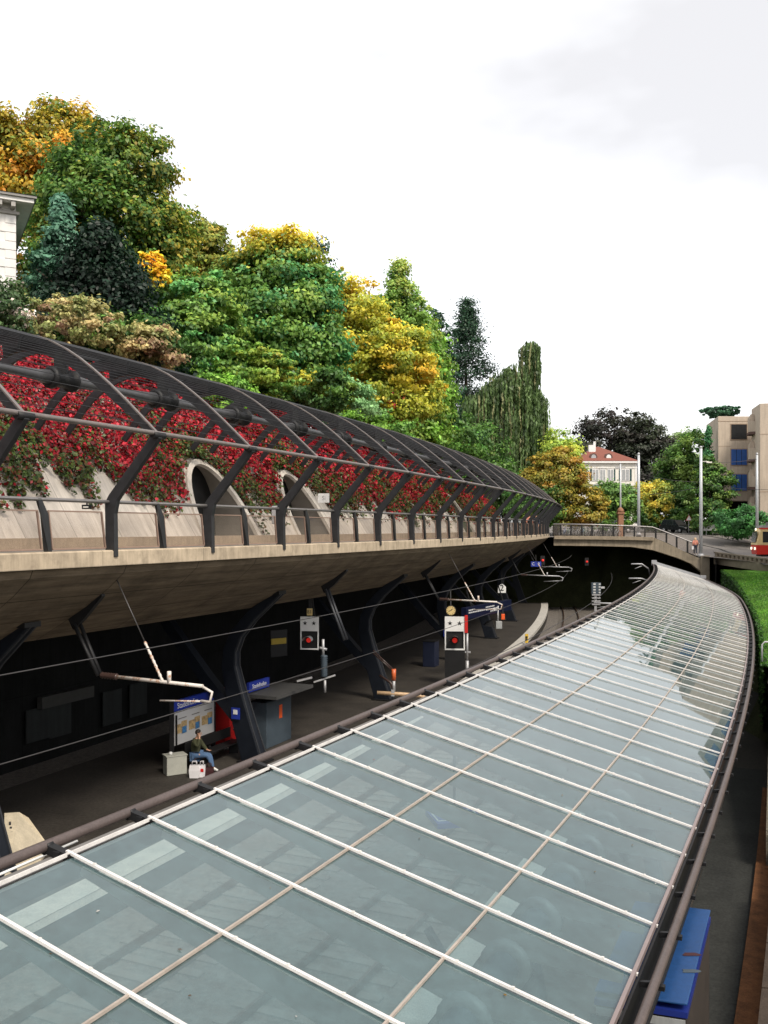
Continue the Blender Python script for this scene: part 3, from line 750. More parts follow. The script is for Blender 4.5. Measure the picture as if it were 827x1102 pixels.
def trunk_mb(x, y, z0, z1, r, c, rx, rz, seed, limbs=7):
    rd = random.Random(seed); b = MB(); pts = []; n = 6
    for i in range(n+1): f = i/n; pts.append((x+rd.uniform(-.12, .12)*(f*2), y+rd.uniform(-.12, .12)*(f*2), z0+(z1-z0)*f))
    b.tube(pts, [r*(1.25-.95*i/n) for i in range(n+1)], 8)
    for k in range(limbs):
        f = rd.uniform(.35, .92); i = min(n-1, int(f*n)); p = Vector(pts[i]); a = rd.uniform(0, 6.28); ln = rd.uniform(.5, .85)*rx*(1.15-f*.5)
        q = p+Vector((math.cos(a)*ln*.5, math.sin(a)*ln*.5, ln*.35)); e = p+Vector((math.cos(a)*ln, math.sin(a)*ln, ln*rd.uniform(.4, .8)))
        b.tube([p, q, e], [r*.42*(1.1-f*.5), r*.26, r*.08], 6)
    return b
TREES = {}
def tree(name, label, px, py_top, py_bot, wpx, Y, kind, pal, wts, n, leaf, seed, group=None, nclump=130, clump=.24, flat=.66, amp=.22, depthr=1.0, trunk='bark', zb=None, dark=.66, tint=None, cat='tree', tr=True, gain=3.0, lobes=()):
    nclump = int(nclump*1.7); n = int(n*1.6); leaf *= .74
    if group in ('trees on the hillside', 'shrubs above the wall'):
        ym = fd(tpx(px, -15.6 if tr else -14.9), -15.6 if tr else -14.9).y
        if Y < ym: leaf *= ym/Y; Y = ym
    top = at(px, py_top, Y); bot = at(px, py_bot, Y); rx = wpx/2/FPX*Y; rz = (top.z-bot.z)/2; c = (top.x, Y, (top.z+bot.z)/2); ry = rx*depthr
    zb = ground_z(top.x, Y)-.3 if zb is None else zb
    root = empty(name, (top.x, Y, zb), label, cat, group=group)
    p, nn, k, depth, under, cc, cs = crown_pts(kind, c, rx, ry, rz, nclump, n, seed, clump, flat, amp)
    if lobes:
        P_, N_, D_, U_, B_ = [p], [nn], [depth], [under], [palette(pal, wts, nclump)[k]]
        for li, (lx, lt, lb, lw) in enumerate(lobes):
            a_, b_ = at(lx, lt, Y-rx*.25*(1 if li % 2 == 0 else -.4)), at(lx, lb, Y); r2 = lw/2/FPX*Y; rz2 = (a_.z-b_.z)/2; sh = max(.12, min(1., (r2*rz2)/(rx*rz))); nc2 = max(16, int(nclump*sh)); n2 = int(n*sh)
            q = crown_pts(kind, (a_.x, a_.y, (a_.z+b_.z)/2), r2, r2, rz2, nc2, n2, seed+100+li, clump*min(rx, rz)/min(r2, rz2)*.8, flat, amp)
            P_.append(q[0]); N_.append(q[1]); D_.append(q[3]); U_.append(q[4]); B_.append(palette(pal, wts, nc2)[q[2]])
        p, nn, depth, under, base = np.concatenate(P_), np.concatenate(N_), np.concatenate(D_), np.concatenate(U_), np.concatenate(B_); n = len(p)
    else: base = palette(pal, wts, nclump)[k]
    base = base*1.; own = palette(pal, wts, n); mixk = RNG.random(n)[:, None]*.55
    col = base*(1-mixk)+own*mixk
    if tint is not None:
        f = np.clip(tint[1](p, c, rx, rz), 0, 1)[:, None]; col = col*(1-f)+np.array(tint[0])*f
    col = col*(dark+(1-dark)*np.clip((depth-.35)/.6, 0, 1))[:, None]*(.72+.45*under)[:, None]*RNG.uniform(.7, 1.3, n)[:, None]*gain  # shade of crown interior and clump undersides goes into the leaf colour
    sz = leaf*RNG.uniform(.6, 1.35, n)
    leaf_mesh('crown', p, nn, sz, np.clip(col, 0, 1), root)
    if tr:
        b = trunk_mb(top.x, Y, zb, bot.z+(top.z-bot.z)*.72, max(.12, rx*.075), c, rx, rz, seed)
        wpart(b, 'trunk', trunk, root)
    return root
G = lambda *a: [tuple(x) for x in a]
GREEN = G((.048, .095, .018), (.07, .125, .02), (.032, .068, .014), (.105, .15, .024))
DKGRN = G((.026, .060, .012), (.040, .085, .014), (.016, .042, .010), (.07, .105, .016))
YELLOW = G((.42, .27, .02), (.34, .24, .02), (.22, .20, .02), (.45, .20, .015), (.10, .14, .02))
NAVY = G((.011, .028, .014), (.014, .042, .02), (.008, .022, .014))
# -- hillside, back row first
tree('maple_tree', 'tall yellow and orange maple behind the white house corner', 40, 120, 330, 150, 56, 'broad', G((.38, .22, .02), (.30, .21, .02), (.20, .18, .02), (.40, .17, .015), (.10, .13, .02), (.06, .12, .02)), [3, 3, 3, 2, 3, 2], 20000, .18, 21, 'trees on the hillside', 130, .2, .6, .2, gain=2.0, lobes=[(64, 108, 200, 60), (95, 120, 180, 54), (22, 125, 220, 70), (0, 150, 260, 80)])
tree('lime_tree', 'big dense dark green dome tree speckled with yellow', 121, 138, 450, 168, 47, 'broad', DKGRN+G((.20, .15, .02)), [4, 5, 3, 3, .7], 40000, .16, 22, 'trees on the hillside', 280, .15, .75, .06, lobes=[(175, 215, 330, 62), (66, 190, 300, 60), (142, 140, 230, 76), (95, 150, 240, 70)], tint=((.22, .16, .02), lambda p, c, rx, rz: (p[:, 0]-c[0])/rx*.5-.30+RNG.normal(0, .3, len(p))))
tree('blue_spruce', 'bluish green spruce beside the dark yew', 66, 212, 345, 72, 42, 'cone', G((.05, .115, .075), (.07, .14, .095), (.03, .075, .05)), [2, 1, 2], 12000, .15, 23, 'trees on the hillside', 120, .3, .45)
tree('olive_tree', 'brownish olive tree with thinning autumn leaves', 228, 240, 420, 70, 55, 'broad', G((.10, .11, .02), (.16, .12, .02), (.06, .09, .02), (.20, .13, .02)), [3, 2, 3, 1], 12000, .17, 24, 'trees on the hillside', 90, .22, lobes=[(222, 234, 300, 44), (246, 262, 330, 40), (208, 262, 330, 40)])
tree('dark_pine', 'dark pine tip showing behind the green layered tree', 345, 256, 420, 84, 72, 'cone', NAVY, [1, 1, 1], 7000, .20, 25, 'trees on the hillside', 90, .33, .4)
tree('ash_tree', 'slender light green tree with wispy pointed top', 440, 322, 500, 78, 66, 'broad', G((.085, .15, .03), (.12, .18, .04), (.055, .11, .025), (.15, .17, .03)), [2, 1, 2, 1.4], 16000, .16, 26, 'trees on the hillside', 130, .2, .75, .2, lobes=[(428, 279, 322, 13), (433, 300, 352, 24), (421, 310, 365, 22), (441, 318, 370, 26), (410, 318, 350, 12), (457, 342, 400, 30)])
tree('layered_tree', 'broad mid green tree with layered boughs and yellow tip', 296, 262, 440, 120, 50, 'layer', GREEN+G((.03, .11, .04)), [3, 3, 2, 1, 3], 26000, .16, 27, 'trees on the hillside', 170, .24, .45, .22, lobes=[(302, 249, 310, 62), (262, 272, 350, 70), (335, 290, 370, 60), (255, 330, 410, 90), (328, 335, 420, 80)], tint=((.33, .24, .02), lambda p, c, rx, rz: ((p[:, 2]-c[2])/rz-.66)*2.2+RNG.normal(0, .25, len(p))))
tree('dark_spruce', 'dark green pointed spruce beside the weeping beech', 503, 325, 560, 118, fd(tpx(545, -16.), -16.).y+6, 'cone', NAVY+G((.02, .06, .02)), [2, 2, 2, 1], 30000, .22, 28, 'trees on the hillside', 230, .27, .55, dark=.5, gain=2.2)
tree('dark_fir', 'second dark conifer half hidden by the slender light tree', 470, 334, 520, 80, 82, 'cone', NAVY, [1, 1, 1], 8000, .24, 281, 'trees on the hillside', 90, .3, .4)
tree('green_tree', 'bright green tree between the yellow maple and the spruce', 440, 350, 500, 84, 60, 'broad', GREEN+G((.10, .20, .025)), [2, 3, 1, 2, 2], 22000, .18, 29, 'trees on the hillside', 130, .22)
tree('yellow_maple', 'golden yellow maple with layered branches above the pergola', 374, 308, 430, 104, 61, 'layer', G((.38, .30, .03), (.31, .28, .03), (.21, .22, .022), (.36, .21, .018), (.12, .16, .02), (.17, .20, .025)), [3.5, 4, 3, 1.5, 3, 3], 19000, .16, 30, 'trees on the hillside', 100, .24, .46, .28, dark=.5, gain=2.3, lobes=[(418, 352, 440, 86), (447, 388, 446, 52), (345, 352, 402, 64), (398, 390, 455, 90), (432, 408, 462, 60)])
tree('yew_tree', 'very dark bushy yew above the pergola ridge', 106, 246, 410, 185, 38, 'cone', G((.008, .026, .014), (.012, .036, .016), (.006, .018, .011)), [1, 1, 1], 26000, .14, 31, 'trees on the hillside', 190, .26, .8, gain=1.2)
tree('small_maple', 'little bright orange maple in front of the dome tree', 166, 276, 306, 20, 41.5, 'broad', YELLOW[:2]+G((.5, .22, .02)), [1, 1, 1], 700, .13, 32, 'trees on the hillside', 12, .4, .5, .45, lobes=[(158, 272, 292, 14), (174, 288, 308, 14), (150, 282, 296, 9), (168, 270, 284, 8)], tr=False)
tree('hornbeam', 'fresh green bushy tree below the olive tree', 205, 300, 425, 105, 43, 'layer', GREEN+G((.055, .16, .05)), [3, 3, 2, 2, 2], 26000, .14, 33, 'trees on the hillside', 150, .2, .4, .2)
# weeping beech: strands hanging from arching boughs
def weeping(label, Y, seed):
    r = np.random.default_rng(seed); c0 = at(545, 445, Y); zb = ground_z(c0.x, Y)-.3
    root = empty('weeping_beech', (c0.x, Y, zb), label, 'tree', group='trees on the hillside'); P = []; C = []
    heads = [(571, 368, 12), (545, 398, 26), (556, 392, 20), (527, 415, 26), (513, 424, 24), (536, 410, 30), (560, 405, 22), (575, 420, 16), (522, 440, 34), (548, 430, 36), (565, 440, 26), (508, 450, 22), (535, 455, 40), (555, 460, 34), (582, 440, 8), (574, 385, 8)]
    for hx, hy, rr in heads:
        h = at(hx, hy, Y); R_ = rr/FPX*Y
        for s in range(int(34+rr*3.2)):
            a = r.uniform(0, 6.28); q = R_*math.sqrt(r.random()); x, y = h.x+math.cos(a)*q, h.y+math.sin(a)*q*1.1; zt = h.z-(q/max(R_, .1))**2*R_*.8
            ln = r.uniform(2.2, 6.5)*(.6 if hy < 400 else 1)*Y/80
            n = int(ln*7*80/Y); zz = zt-np.linspace(0, ln, n); sway = np.cumsum(r.normal(0, .035, n))
            P.append(np.stack([x+sway, y+np.cumsum(r.normal(0, .03, n)), zz], axis=1)); C.append(np.tile(palette(G((.06, .10, .03), (.085, .13, .045), (.04, .07, .022), (.15, .15, .07)), [3, 2, 3, .6], 1)*r.uniform(1.0, 2.3), (n, 1)))
    P = np.concatenate(P); C = np.concatenate(C)*RNG.uniform(.7, 1.25, (sum(len(x) for x in C), 1)); n = len(P)
    nn = RNG.normal(size=(n, 3)); nn[:, 2] *= .3; nn[:, 1] -= .5
    drop = np.tile([[0, 0, -1.]], (n, 1))+RNG.normal(0, .25, (n, 3))
    leaf_mesh('crown', P, nn, RNG.uniform(.14, .26, n)*Y/80, np.clip(C, 0, 1), root, .38, drop)
    b = trunk_mb(c0.x, Y, zb, c0.z+4.5, .4, None, 4., 6., seed, 9); wpart(b, 'trunk', 'bark', root)
weeping('weeping beech with hanging dark green strands', fd(tpx(545, -16.), -16.).y, 41)
# shrubs along the top of the wall
def shrub(name, label, px, py_top, py_bot, wpx, Y, pal, wts, n, leaf, seed, group='shrubs above the wall', **kw):
    return tree(name, label, px, py_top, py_bot, wpx, Y, kw.pop('kind', 'broad'), pal, wts, n, leaf, seed, group, kw.pop('nclump', 60), kw.pop('clump', .26), kw.pop('flat', .55), kw.pop('amp', .18), cat='shrub', tr=False, **kw)
MOTT = G((.16, .15, .06), (.22, .17, .08), (.09, .11, .035), (.13, .08, .05))
shrub('mottled_shrub', 'mottled beige and green shrub beside the white house corner', 70, 322, 378, 120, 33, MOTT, [3, 2, 3, 1.4], 8000, .10, 51)
shrub('mottled_shrub', 'mottled beige shrub under the dark yew', 160, 350, 402, 72, 34, MOTT, [3, 3, 2, 1.4], 6000, .10, 52)
shrub('flowering_shrub', 'dark leaved shrub with small pinkish white flowers below the white house', 4, 302, 372, 62, 31, G((.02, .04, .015), (.035, .06, .02), (.40, .32, .30), (.08, .05, .035)), [5, 5, .6, .8], 5000, .09, 53)
shrub('sage_shrub', 'rounded sage green shrub under the yellow maple', 345, 404, 462, 110, 46, G((.09, .17, .07), (.12, .20, .09), (.06, .12, .045)), [2, 1, 1], 11000, .11, 54)
shrub('yellow_shrub', 'low yellow tinged bush beside the sage green shrub', 322, 400, 430, 62, 47, YELLOW[2:]+GREEN[:2], [3, 1, 2, 2, 2], 3500, .13, 55)
shrub('spreading_bush', 'flat spreading yellow green bush under the layered tree', 272, 372, 428, 98, 41, G((.12, .16, .02), (.08, .14, .02), (.05, .11, .02), (.18, .16, .02)), [2, 2, 2, 1], 9000, .11, 56, kind='layer', flat=.3)
shrub('red_bush', 'small crimson bush beneath the golden maple', 417, 415, 462, 46, 52, G((.22, .015, .015), (.32, .03, .03), (.12, .05, .02), (.06, .10, .02)), [2, 2, 1, 2], 3500, .12, 57)
shrub('bright_shrub', 'bright green scrub trailing along the wall top', 232, 402, 450, 84, 36, G((.085, .17, .02), (.11, .19, .03), (.05, .11, .02)), [2, 1, 2], 6500, .10, 58)
shrub('bright_shrub', 'bright green scrub below the sage green shrub', 395, 440, 486, 110, 48, G((.08, .16, .02), (.11, .19, .03), (.045, .10, .02)), [2, 1, 2], 8000, .12, 59)
shrub('bright_shrub', 'green scrub at the foot of the dark spruce', 475, 462, 525, 90, 60, G((.06, .16, .025), (.09, .2, .03), (.04, .11, .02)), [2, 1, 2], 7000, .14, 60)
shrub('bright_shrub', 'green scrub at the foot of the weeping beech', 540, 500, 548, 90, 77, G((.06, .14, .025), (.09, .17, .03), (.03, .09, .02)), [2, 1, 2], 6000, .16, 61)
shrub('dark_shrub', 'dark green undergrowth behind the mottled shrubs', 120, 340, 410, 190, 37, DKGRN, [2, 2, 2, 1], 9000, .13, 62)
shrub('dark_shrub', 'deep green undergrowth below the layered tree', 300, 395, 450, 170, 47, DKGRN+GREEN[:1], [2, 2, 2, 1, 1], 9000, .14, 63)
shrub('dark_shrub', 'dark undergrowth between the golden maple and the spruce', 455, 430, 505, 120, 64, DKGRN, [2, 2, 2, 1], 8000, .16, 64)
shrub('dark_shrub', 'shadowy undergrowth between the spruce and the weeping beech', 512, 455, 530, 70, 78, DKGRN, [2, 2, 2, 1], 6000, .18, 65)
# -- street side
ST = 'trees along the street'
tree('orange_tree', 'round orange and gold tree at the end of the pergola', 598, 483, 566, 62, 112, 'broad', G((.21, .15, .018), (.17, .14, .02), (.13, .13, .02), (.22, .11, .014), (.09, .11, .018)), [3, 3, 3, 2, 2], 15000, .22, 71, ST, 120, .2, .55, .16, gain=2.0, lobes=[(630, 520, 567, 44), (578, 500, 566, 36)])
tree('lime_green_tree', 'yellow green tree top behind the round orange tree', 600, 468, 545, 60, 122, 'broad', G((.16, .20, .03), (.22, .22, .03), (.10, .15, .025)), [2, 1, 2], 7000, .28, 72, ST, 70, .24)
tree('copper_beech', 'dark purple leaved beech behind the red roofed villa, the airier one', 656, 434, 540, 84, 205, 'broad', G((.014, .010, .010), (.018, .020, .011), (.010, .012, .008)), [2, 2, 2], 10000, .42, 73, ST, 120, .17, .6, .25, gain=2.8)
tree('copper_beech', 'dense dark purple beech rising behind the villa roof end', 696, 440, 560, 62, 200, 'broad', G((.013, .011, .009), (.016, .022, .010), (.009, .012, .007)), [2, 2, 2], 14000, .40, 74, ST, 120, .22, .6, .18)
tree('green_street_tree', 'green tree standing before the villa windows', 661, 516, 566, 52, 128, 'broad', G((.06, .12, .025), (.09, .15, .03), (.04, .08, .02)), [2, 1, 2], 7000, .26, 75, ST, 70, .24)
tree('gold_street_tree', 'small yellow tree below the dark beech', 703, 516, 564, 40, 132, 'broad', G((.30, .22, .03), (.18, .18, .03), (.10, .14, .03)), [2, 2, 2], 5000, .26, 76, ST, 60, .26)
tree('large_street_tree', 'large dark green tree behind the parked car', 742, 466, 566, 66, 138, 'broad', DKGRN+G((.07, .11, .03)), [3, 3, 3, 2, 2], 14000, .27, 77, ST, 120, .2, .6, .2)
tree('bushy_street_tree', 'dark bushy tree in front of the concrete building', 765, 496, 576, 48, 116, 'broad', DKGRN+G((.09, .12, .04)), [3, 3, 3, 2, 1.5], 12000, .22, 78, ST, 110, .2, .6, .22)
tree('ivy_column', 'narrow green cypress against the concrete building', 763, 461, 525, 15, 121, 'cone', G((.02, .08, .03), (.03, .10, .035), (.015, .055, .02)), [2, 2, 2], 5000, .20, 79, ST, 60, .5, 1.)
tree('flat_cedar', 'flat topped cedar above the concrete building roof', 777, 438, 449, 42, 152, 'layer', NAVY+G((.025, .07, .035)), [1, 1, 1, 2], 7000, .26, 80, ST, 60, .3, .5, .3)
tree('roadside_bush', 'dark green bushes at the foot of the concrete building', 800, 545, 580, 62, 106, 'broad', G((.03, .10, .025), (.045, .13, .03), (.02, .06, .02)), [2, 1, 2], 7000, .2, 81, ST, 70, .28, cat='shrub', tr=False)
tree('roadside_bush', 'low bush row behind the parked car', 712, 546, 572, 60, 131, 'broad', DKGRN, [2, 2, 2, 1], 4000, .24, 82, ST, 50, .3, cat='shrub', tr=False)
tree('roadside_bush', 'low green bushes behind the bicycle rack', 640, 552, 570, 90, 118, 'broad', DKGRN+GREEN[:2], [2, 2, 2, 1, 1, 1], 4500, .2, 83, ST, 60, .25, cat='shrub', tr=False)
tree('roadside_bush', 'green bushes behind the far end of the walkway', 578, 520, 566, 66, 110, 'broad', DKGRN+GREEN[:2], [2, 2, 2, 1, 1, 1], 6000, .2, 85, ST, 60, .26, cat='shrub', tr=False)
tree('far_tree', 'grey green tree far behind between beech and street tree', 728, 462, 545, 50, 215, 'broad', G((.07, .11, .04), (.10, .13, .05), (.05, .08, .03)), [2, 1, 2], 6000, .42, 84, ST, 70, .24)

# ------------------------------------------------------------------ creeper on the sloping wall
def creeper():
    n = 210000; t = RNG.uniform(-4, 88, n)
    keep = RNG.random(n) < np.clip(1.25-.011*np.maximum(t, 0), .35, 1); t = t[keep]; n = len(t)
    f = RNG.random(n); S_ = np.interp(t, _T, _L)
    tongue = .5+.5*np.sin(S_*2.15+1.2*np.sin(S_*.53)); low = 9.12+.25*np.sin(S_*.31)+1.35*tongue**2.2*(.6+.4*np.sin(S_*.77+1))+.25*np.sin(S_*6.1)+.2*np.sin(S_*13.)
    sid = np.floor(S_/.17).astype(int); low = low-(np.random.default_rng(4).random(2000)**3)[np.clip(sid+100, 0, 1999)]*.75
    topz = np.array([wall_top(x) for x in t])+.5
    for (pt, hw, h) in PORT[:4]:
        ds = S_-arc(pt)-.45; arch = 7.9+(h+.25)*np.sqrt(np.clip(1-(ds/(hw+.35))**2, 0, 1)); low = np.where(np.abs(ds) < hw+.35, np.maximum(low, arch+.05-.2*RNG.random(n)), low)
    z = low+(topz-low)*f**1.05
    ok = topz > low+.3; t, z, S_, low, topz = t[ok], z[ok], S_[ok], low[ok], topz[ok]; n = len(t)
    clump = .5+.5*np.sin(S_*3.1+z*2.7)*np.sin(S_*1.3-z*1.9+2)
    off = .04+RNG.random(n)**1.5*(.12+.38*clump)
    u = WU0+(WU1-WU0)*(z-WZ0)/(WZ1-WZ0)+off*.84; zz = z+off*.5
    m = .505-.0026*t; k = np.sqrt(1+m*m); nx_, ny_ = 1/k, -m/k; ue = u-.0004*t*np.maximum(t, 0)
    P = np.stack([-8.45+.505*t-.0013*t*t+ue*nx_, t+ue*ny_, zz], axis=1)
    nn = np.stack([nx_*.8, ny_*.8, np.full(n, .6)], axis=1)+RNG.normal(size=(n, 3))*.5
    hgt = (z-low)/np.maximum(topz-low, .1)
    red = 1/(1+np.exp(-((hgt-.30)*7+2.2*np.sin(S_*.62+z*.9)*.7+1.0*np.sin(S_*1.9-z*1.3)+RNG.normal(0, .9, n))))
    isred = RNG.random(n) < red*np.clip(1.18-.0035*np.maximum(t, 0), .5, 1)
    reds = palette(G((.42, .013, .028), (.30, .010, .020), (.17, .009, .014), (.50, .03, .05)), [3, 3, 3, 1.2], n)
    grs = palette(G((.06, .10, .02), (.10, .13, .03), (.035, .06, .015), (.13, .07, .025), (.15, .03, .02)), [3, 2, 2.5, 1.4, 1.2], n)
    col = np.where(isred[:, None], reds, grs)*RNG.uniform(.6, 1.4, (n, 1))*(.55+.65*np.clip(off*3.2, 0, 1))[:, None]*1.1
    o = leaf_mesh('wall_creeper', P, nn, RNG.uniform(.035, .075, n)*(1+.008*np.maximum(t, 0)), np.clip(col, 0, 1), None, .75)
    tag(o, 'crimson and green creeper hanging over the sloping concrete wall', 'creeper', kind='stuff')
creeper()
# ------------------------------------------------------------------ fallen leaves and specks on the canopy glass
n = 150; tt = RNG.uniform(3, 45, n)**1.0; kk = RNG.random(n)
P = np.array([cp(float(a), float(b_), .012) for a, b_ in zip(tt, kk)]); nn = np.tile([[0, 0, 1.]], (n, 1))+RNG.normal(0, .12, (n, 3))
cc = palette(G((.20, .12, .03), (.10, .06, .03), (.45, .43, .40), (.25, .04, .02)), [2, 2, 1.5, 1], n)
tag(leaf_mesh('leaf_litter', P, nn, RNG.uniform(.008, .026, n), cc, None, .6), 'tiny fallen leaves and specks scattered on the canopy glass', 'leaves', kind='stuff')

# ================================================================== BRIDGE over the tracks
def face_at(px):
    best = None
    for i in range(301):
        x, y = face(i/300); e = abs((x/y)*FPX+413.5-px)
        if best is None or e < best[0]: best = (e, x, y)
    return best[1], best[2]
def zpx(py, Y): return CAMZ-(py-HOR)/FPX*Y
br = empty('road_bridge', (25, 97, 6), 'low concrete bridge with arched end carrying the street over the tracks', 'bridge')
TOPL = [(596, 576.6), (640, 577), (680, 577.6), (703, 578.2), (716, 583.5), (730, 590), (744, 597), (756, 601.5)]
BOTL = [(596, 587), (640, 587.5), (680, 588.5), (703, 592), (716, 596), (730, 600.5), (744, 606.5), (756, 616)]
mb = MB(); vs = []
for (px, yt), (_, yb) in zip(TOPL, BOTL):
    x, y = face_at(px); zt, zb_ = zpx(yt, y), zpx(yb, y); vs += [(x, y, zt), (x, y, zb_), (x+.1, y+.45, zt), (x+.1, y+.9, zb_-.05)]
fs = []; uv = []
for i in range(len(TOPL)-1):
    a, b_ = 4*i, 4*i+4
    for q in ((a, a+1, b_+1, b_), (a+2, b_+2, b_+3, a+3), (a, b_, b_+2, a+2), (a+1, a+3, b_+3, b_+1)): fs.append(q); uv.append([(vs[k][0], vs[k][2]*1.0) for k in q])
n_ = 4*(len(TOPL)-1); fs += [(0, 2, 3, 1), (n_, n_+1, n_+3, n_+2)]; uv += [[(0, 0)]*4]*2
mb.add(vs, fs, uv); wpart(mb, 'fascia', 'bridge_concrete', br)
mb = MB()
for (px, yt), (p2, yt2) in zip(TOPL[:3], TOPL[1:4]):
    (x, y), (x2, y2) = face_at(px), face_at(p2); mb.bar((x, y-.1, zpx(yt, y)-.16), (x2, y2-.1, zpx(yt2, y2)-.16), .5, .36)
wpart(mb, 'edge_coping', 'fascia', br)
mb = MB()                          # shallow vaulted soffit behind the face
for i in range(len(BOTL)-1):
    (px, yb), (p2, yb2) = BOTL[i], BOTL[i+1]; (x, y), (x2, y2) = face_at(px), face_at(p2)
    mb.add([(x+.1, y+.85, zpx(yb, y)-.02), (x2+.1, y2+.85, zpx(yb2, y2)-.02), (x2+3, y2+9, zpx(yb2, y2)-.1), (x+3, y+9, zpx(yb, y)-.1)], [(0, 1, 2, 3)])
wpart(mb, 'soffit', 'tunnel_dark', br)
x, y = face_at(757); mb = MB(); mb.box((x+.25, y+.2, 4.0), (.9, 1.2, 2.9), rz=-.3); wpart(mb, 'abutment', 'bridge_concrete', br, bevel=.05)
# bridge railing
brl = empty('bridge_railing', (25, 97, 7.4), 'steel railing with glass infill along the bridge and down its ramp', 'railing')
RP = [(596, 576.6, 564), (640, 577, 564.6), (680, 577.6, 566), (703, 578.2, 567.3), (716, 583.5, 572), (730, 590, 577.5), (744, 597, 583), (750, 600, 585.5)]
pts = []; 
for px, yb, yt in RP: x, y = face_at(px); pts.append(Vector((x, y+.25, zpx(yt, y))))
b = MB(); b.tube(pts, .075, 8); wpart(b, 'handrail', 'handrail_steel', brl)
for k in range(13):
    px = 604+k*11.4; i = max(j for j in range(len(RP)-1) if RP[j][0] <= px); f = (px-RP[i][0])/(RP[i+1][0]-RP[i][0])
    yb = RP[i][1]*(1-f)+RP[i+1][1]*f; yt = RP[i][2]*(1-f)+RP[i+1][2]*f; x, y = face_at(px); y += .25
    b = MB(); b.bar((x, y, zpx(yb, y)-.1), (x, y, zpx(yt, y)), .10 if px > 700 else .06, .16); wpart(b, 'rail_post', 'black_steel', brl)
b = MB()
for i in range(len(RP)-1):
    (px, yb, yt), (p2, yb2, yt2) = RP[i], RP[i+1]; (x, y), (x2, y2) = face_at(px), face_at(p2)
    b.add([(x, y+.25, zpx(yb, y)+.1), (x2, y2+.25, zpx(yb2, y2)+.1), (x2, y2+.25, zpx(yt2, y2)-.12), (x, y+.25, zpx(yt, y)-.12)], [(0, 1, 2, 3)])
wpart(b, 'glass_infill', 'rail_glass', brl, fix=False)
# parapet on the road edge, stone flank below it
pp = empty('road_parapet', (34, 88, 5.2), 'low toothed concrete parapet along the street edge above the lawn', 'parapet')
A, B = Vector((33.5, 94.0, 5.38)), Vector((35.0, 82.6, 4.98)); b = MB(); b.bar(A+Vector((0, 0, .42)), B+Vector((0, 0, .42)), .28, .14); b.bar(A-Vector((0, 0, .35)), B-Vector((0, 0, .35)), .30, .8)
for k in range(14): b.box(A.lerp(B, (k+.5)/14)+Vector((0, 0, .19)), (.26, .42, .34), rz=.13)
wpart(b, 'parapet_wall', 'bridge_concrete', pp)
sw = empty('garden_wall', fr(60, 6.9, 0), 'dark retaining wall in the shade between canopy and lawn', 'wall')
wpart(sweep([(6.3, -1.0), (6.3, 2.6), (6.5, 2.6)], 36, 98, 60, fr), 'wall_face', 'stone_rough', sw)
b = MB(); p0 = fr(37.0, 6.35, 0); b.add([(p0.x, 34.55, -1), (p0.x+34, 34.55, -1), (p0.x+34, 34.55, 3.9), (p0.x, 34.55, 3.05)], [(0, 1, 2, 3)]); wpart(b, 'end_wall', 'stone_rough', sw)

# ================================================================== LAWN, HEDGE
def lawn_pt(i, j):
    y = 34.6+57.5*j; t = y+2.4; x0 = fr(t, 6.2).x; x1 = min(edge_x(y), x0+40); x = x0+(x1-x0)*i**1.6
    return (x, y, lawn_z(x, y)+.05*math.sin(x*.5)*math.sin(y*.33))
sheet('lawn', lawn_pt, 30, 60, 'grass_base')
n = 60000; jj = RNG.random(n)**1.4; ii = RNG.random(n)**1.3*.7; P = np.array([lawn_pt(i, j) for i, j in zip(ii, jj)]); P[:, 2] += .03
nn = RNG.normal(size=(n, 3)); nn[:, 2] = .35; nn[:, 1] -= .8
cc = palette(G((.055, .15, .012), (.075, .185, .016), (.035, .10, .01), (.12, .20, .03)), [3, 2, 2, .8], n)*(RNG.uniform(1.4, 2.4, (n, 1))*(.85+.3*np.sin(P[:, :1]*.9)*np.sin(P[:, 1:2]*.6)))
tag(leaf_mesh('grass', P, nn, RNG.uniform(.03, .07, n)*(1+.012*P[:, 1]), np.clip(cc, 0, 1), None, .35, np.tile([[0, 0, 1.]], (n, 1))+RNG.normal(0, .3, (n, 3))), 'short bright green grass of the lawn', 'grass', kind='stuff')
hd = empty('hedge', fr(45, 6.7, 5), 'clipped dark green hedge between the canopy and the lawn', 'hedge')
n = 30000; tt = RNG.uniform(36.5, 94, n); th = RNG.random(n)
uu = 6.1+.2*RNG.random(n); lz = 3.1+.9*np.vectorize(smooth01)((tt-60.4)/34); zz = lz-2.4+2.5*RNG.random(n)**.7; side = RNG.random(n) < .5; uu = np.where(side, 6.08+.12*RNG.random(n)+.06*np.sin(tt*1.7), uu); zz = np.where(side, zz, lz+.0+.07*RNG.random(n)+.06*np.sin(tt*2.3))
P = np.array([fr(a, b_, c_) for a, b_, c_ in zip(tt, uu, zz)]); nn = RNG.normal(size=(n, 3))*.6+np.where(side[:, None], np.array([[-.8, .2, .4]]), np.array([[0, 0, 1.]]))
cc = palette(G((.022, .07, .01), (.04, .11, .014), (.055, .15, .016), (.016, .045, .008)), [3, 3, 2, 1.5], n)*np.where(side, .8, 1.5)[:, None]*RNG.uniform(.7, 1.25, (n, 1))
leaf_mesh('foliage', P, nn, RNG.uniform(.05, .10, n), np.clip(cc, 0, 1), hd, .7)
b = MB(); b = MB(); ts = [36.6+57*i/40 for i in range(41)]; b.add([fr(t, u, lawn_z(0, t-2.4)+dz) for t in ts for u, dz in ((6.16, -2.4), (6.16, .02), (6.35, .02), (6.35, -2.4))], [(i*4+j, i*4+(j+1) % 4, i*4+4+(j+1) % 4, i*4+4+j) for i in range(40) for j in range(4)]); wpart(b, 'hedge_core', 'dark_core', hd)

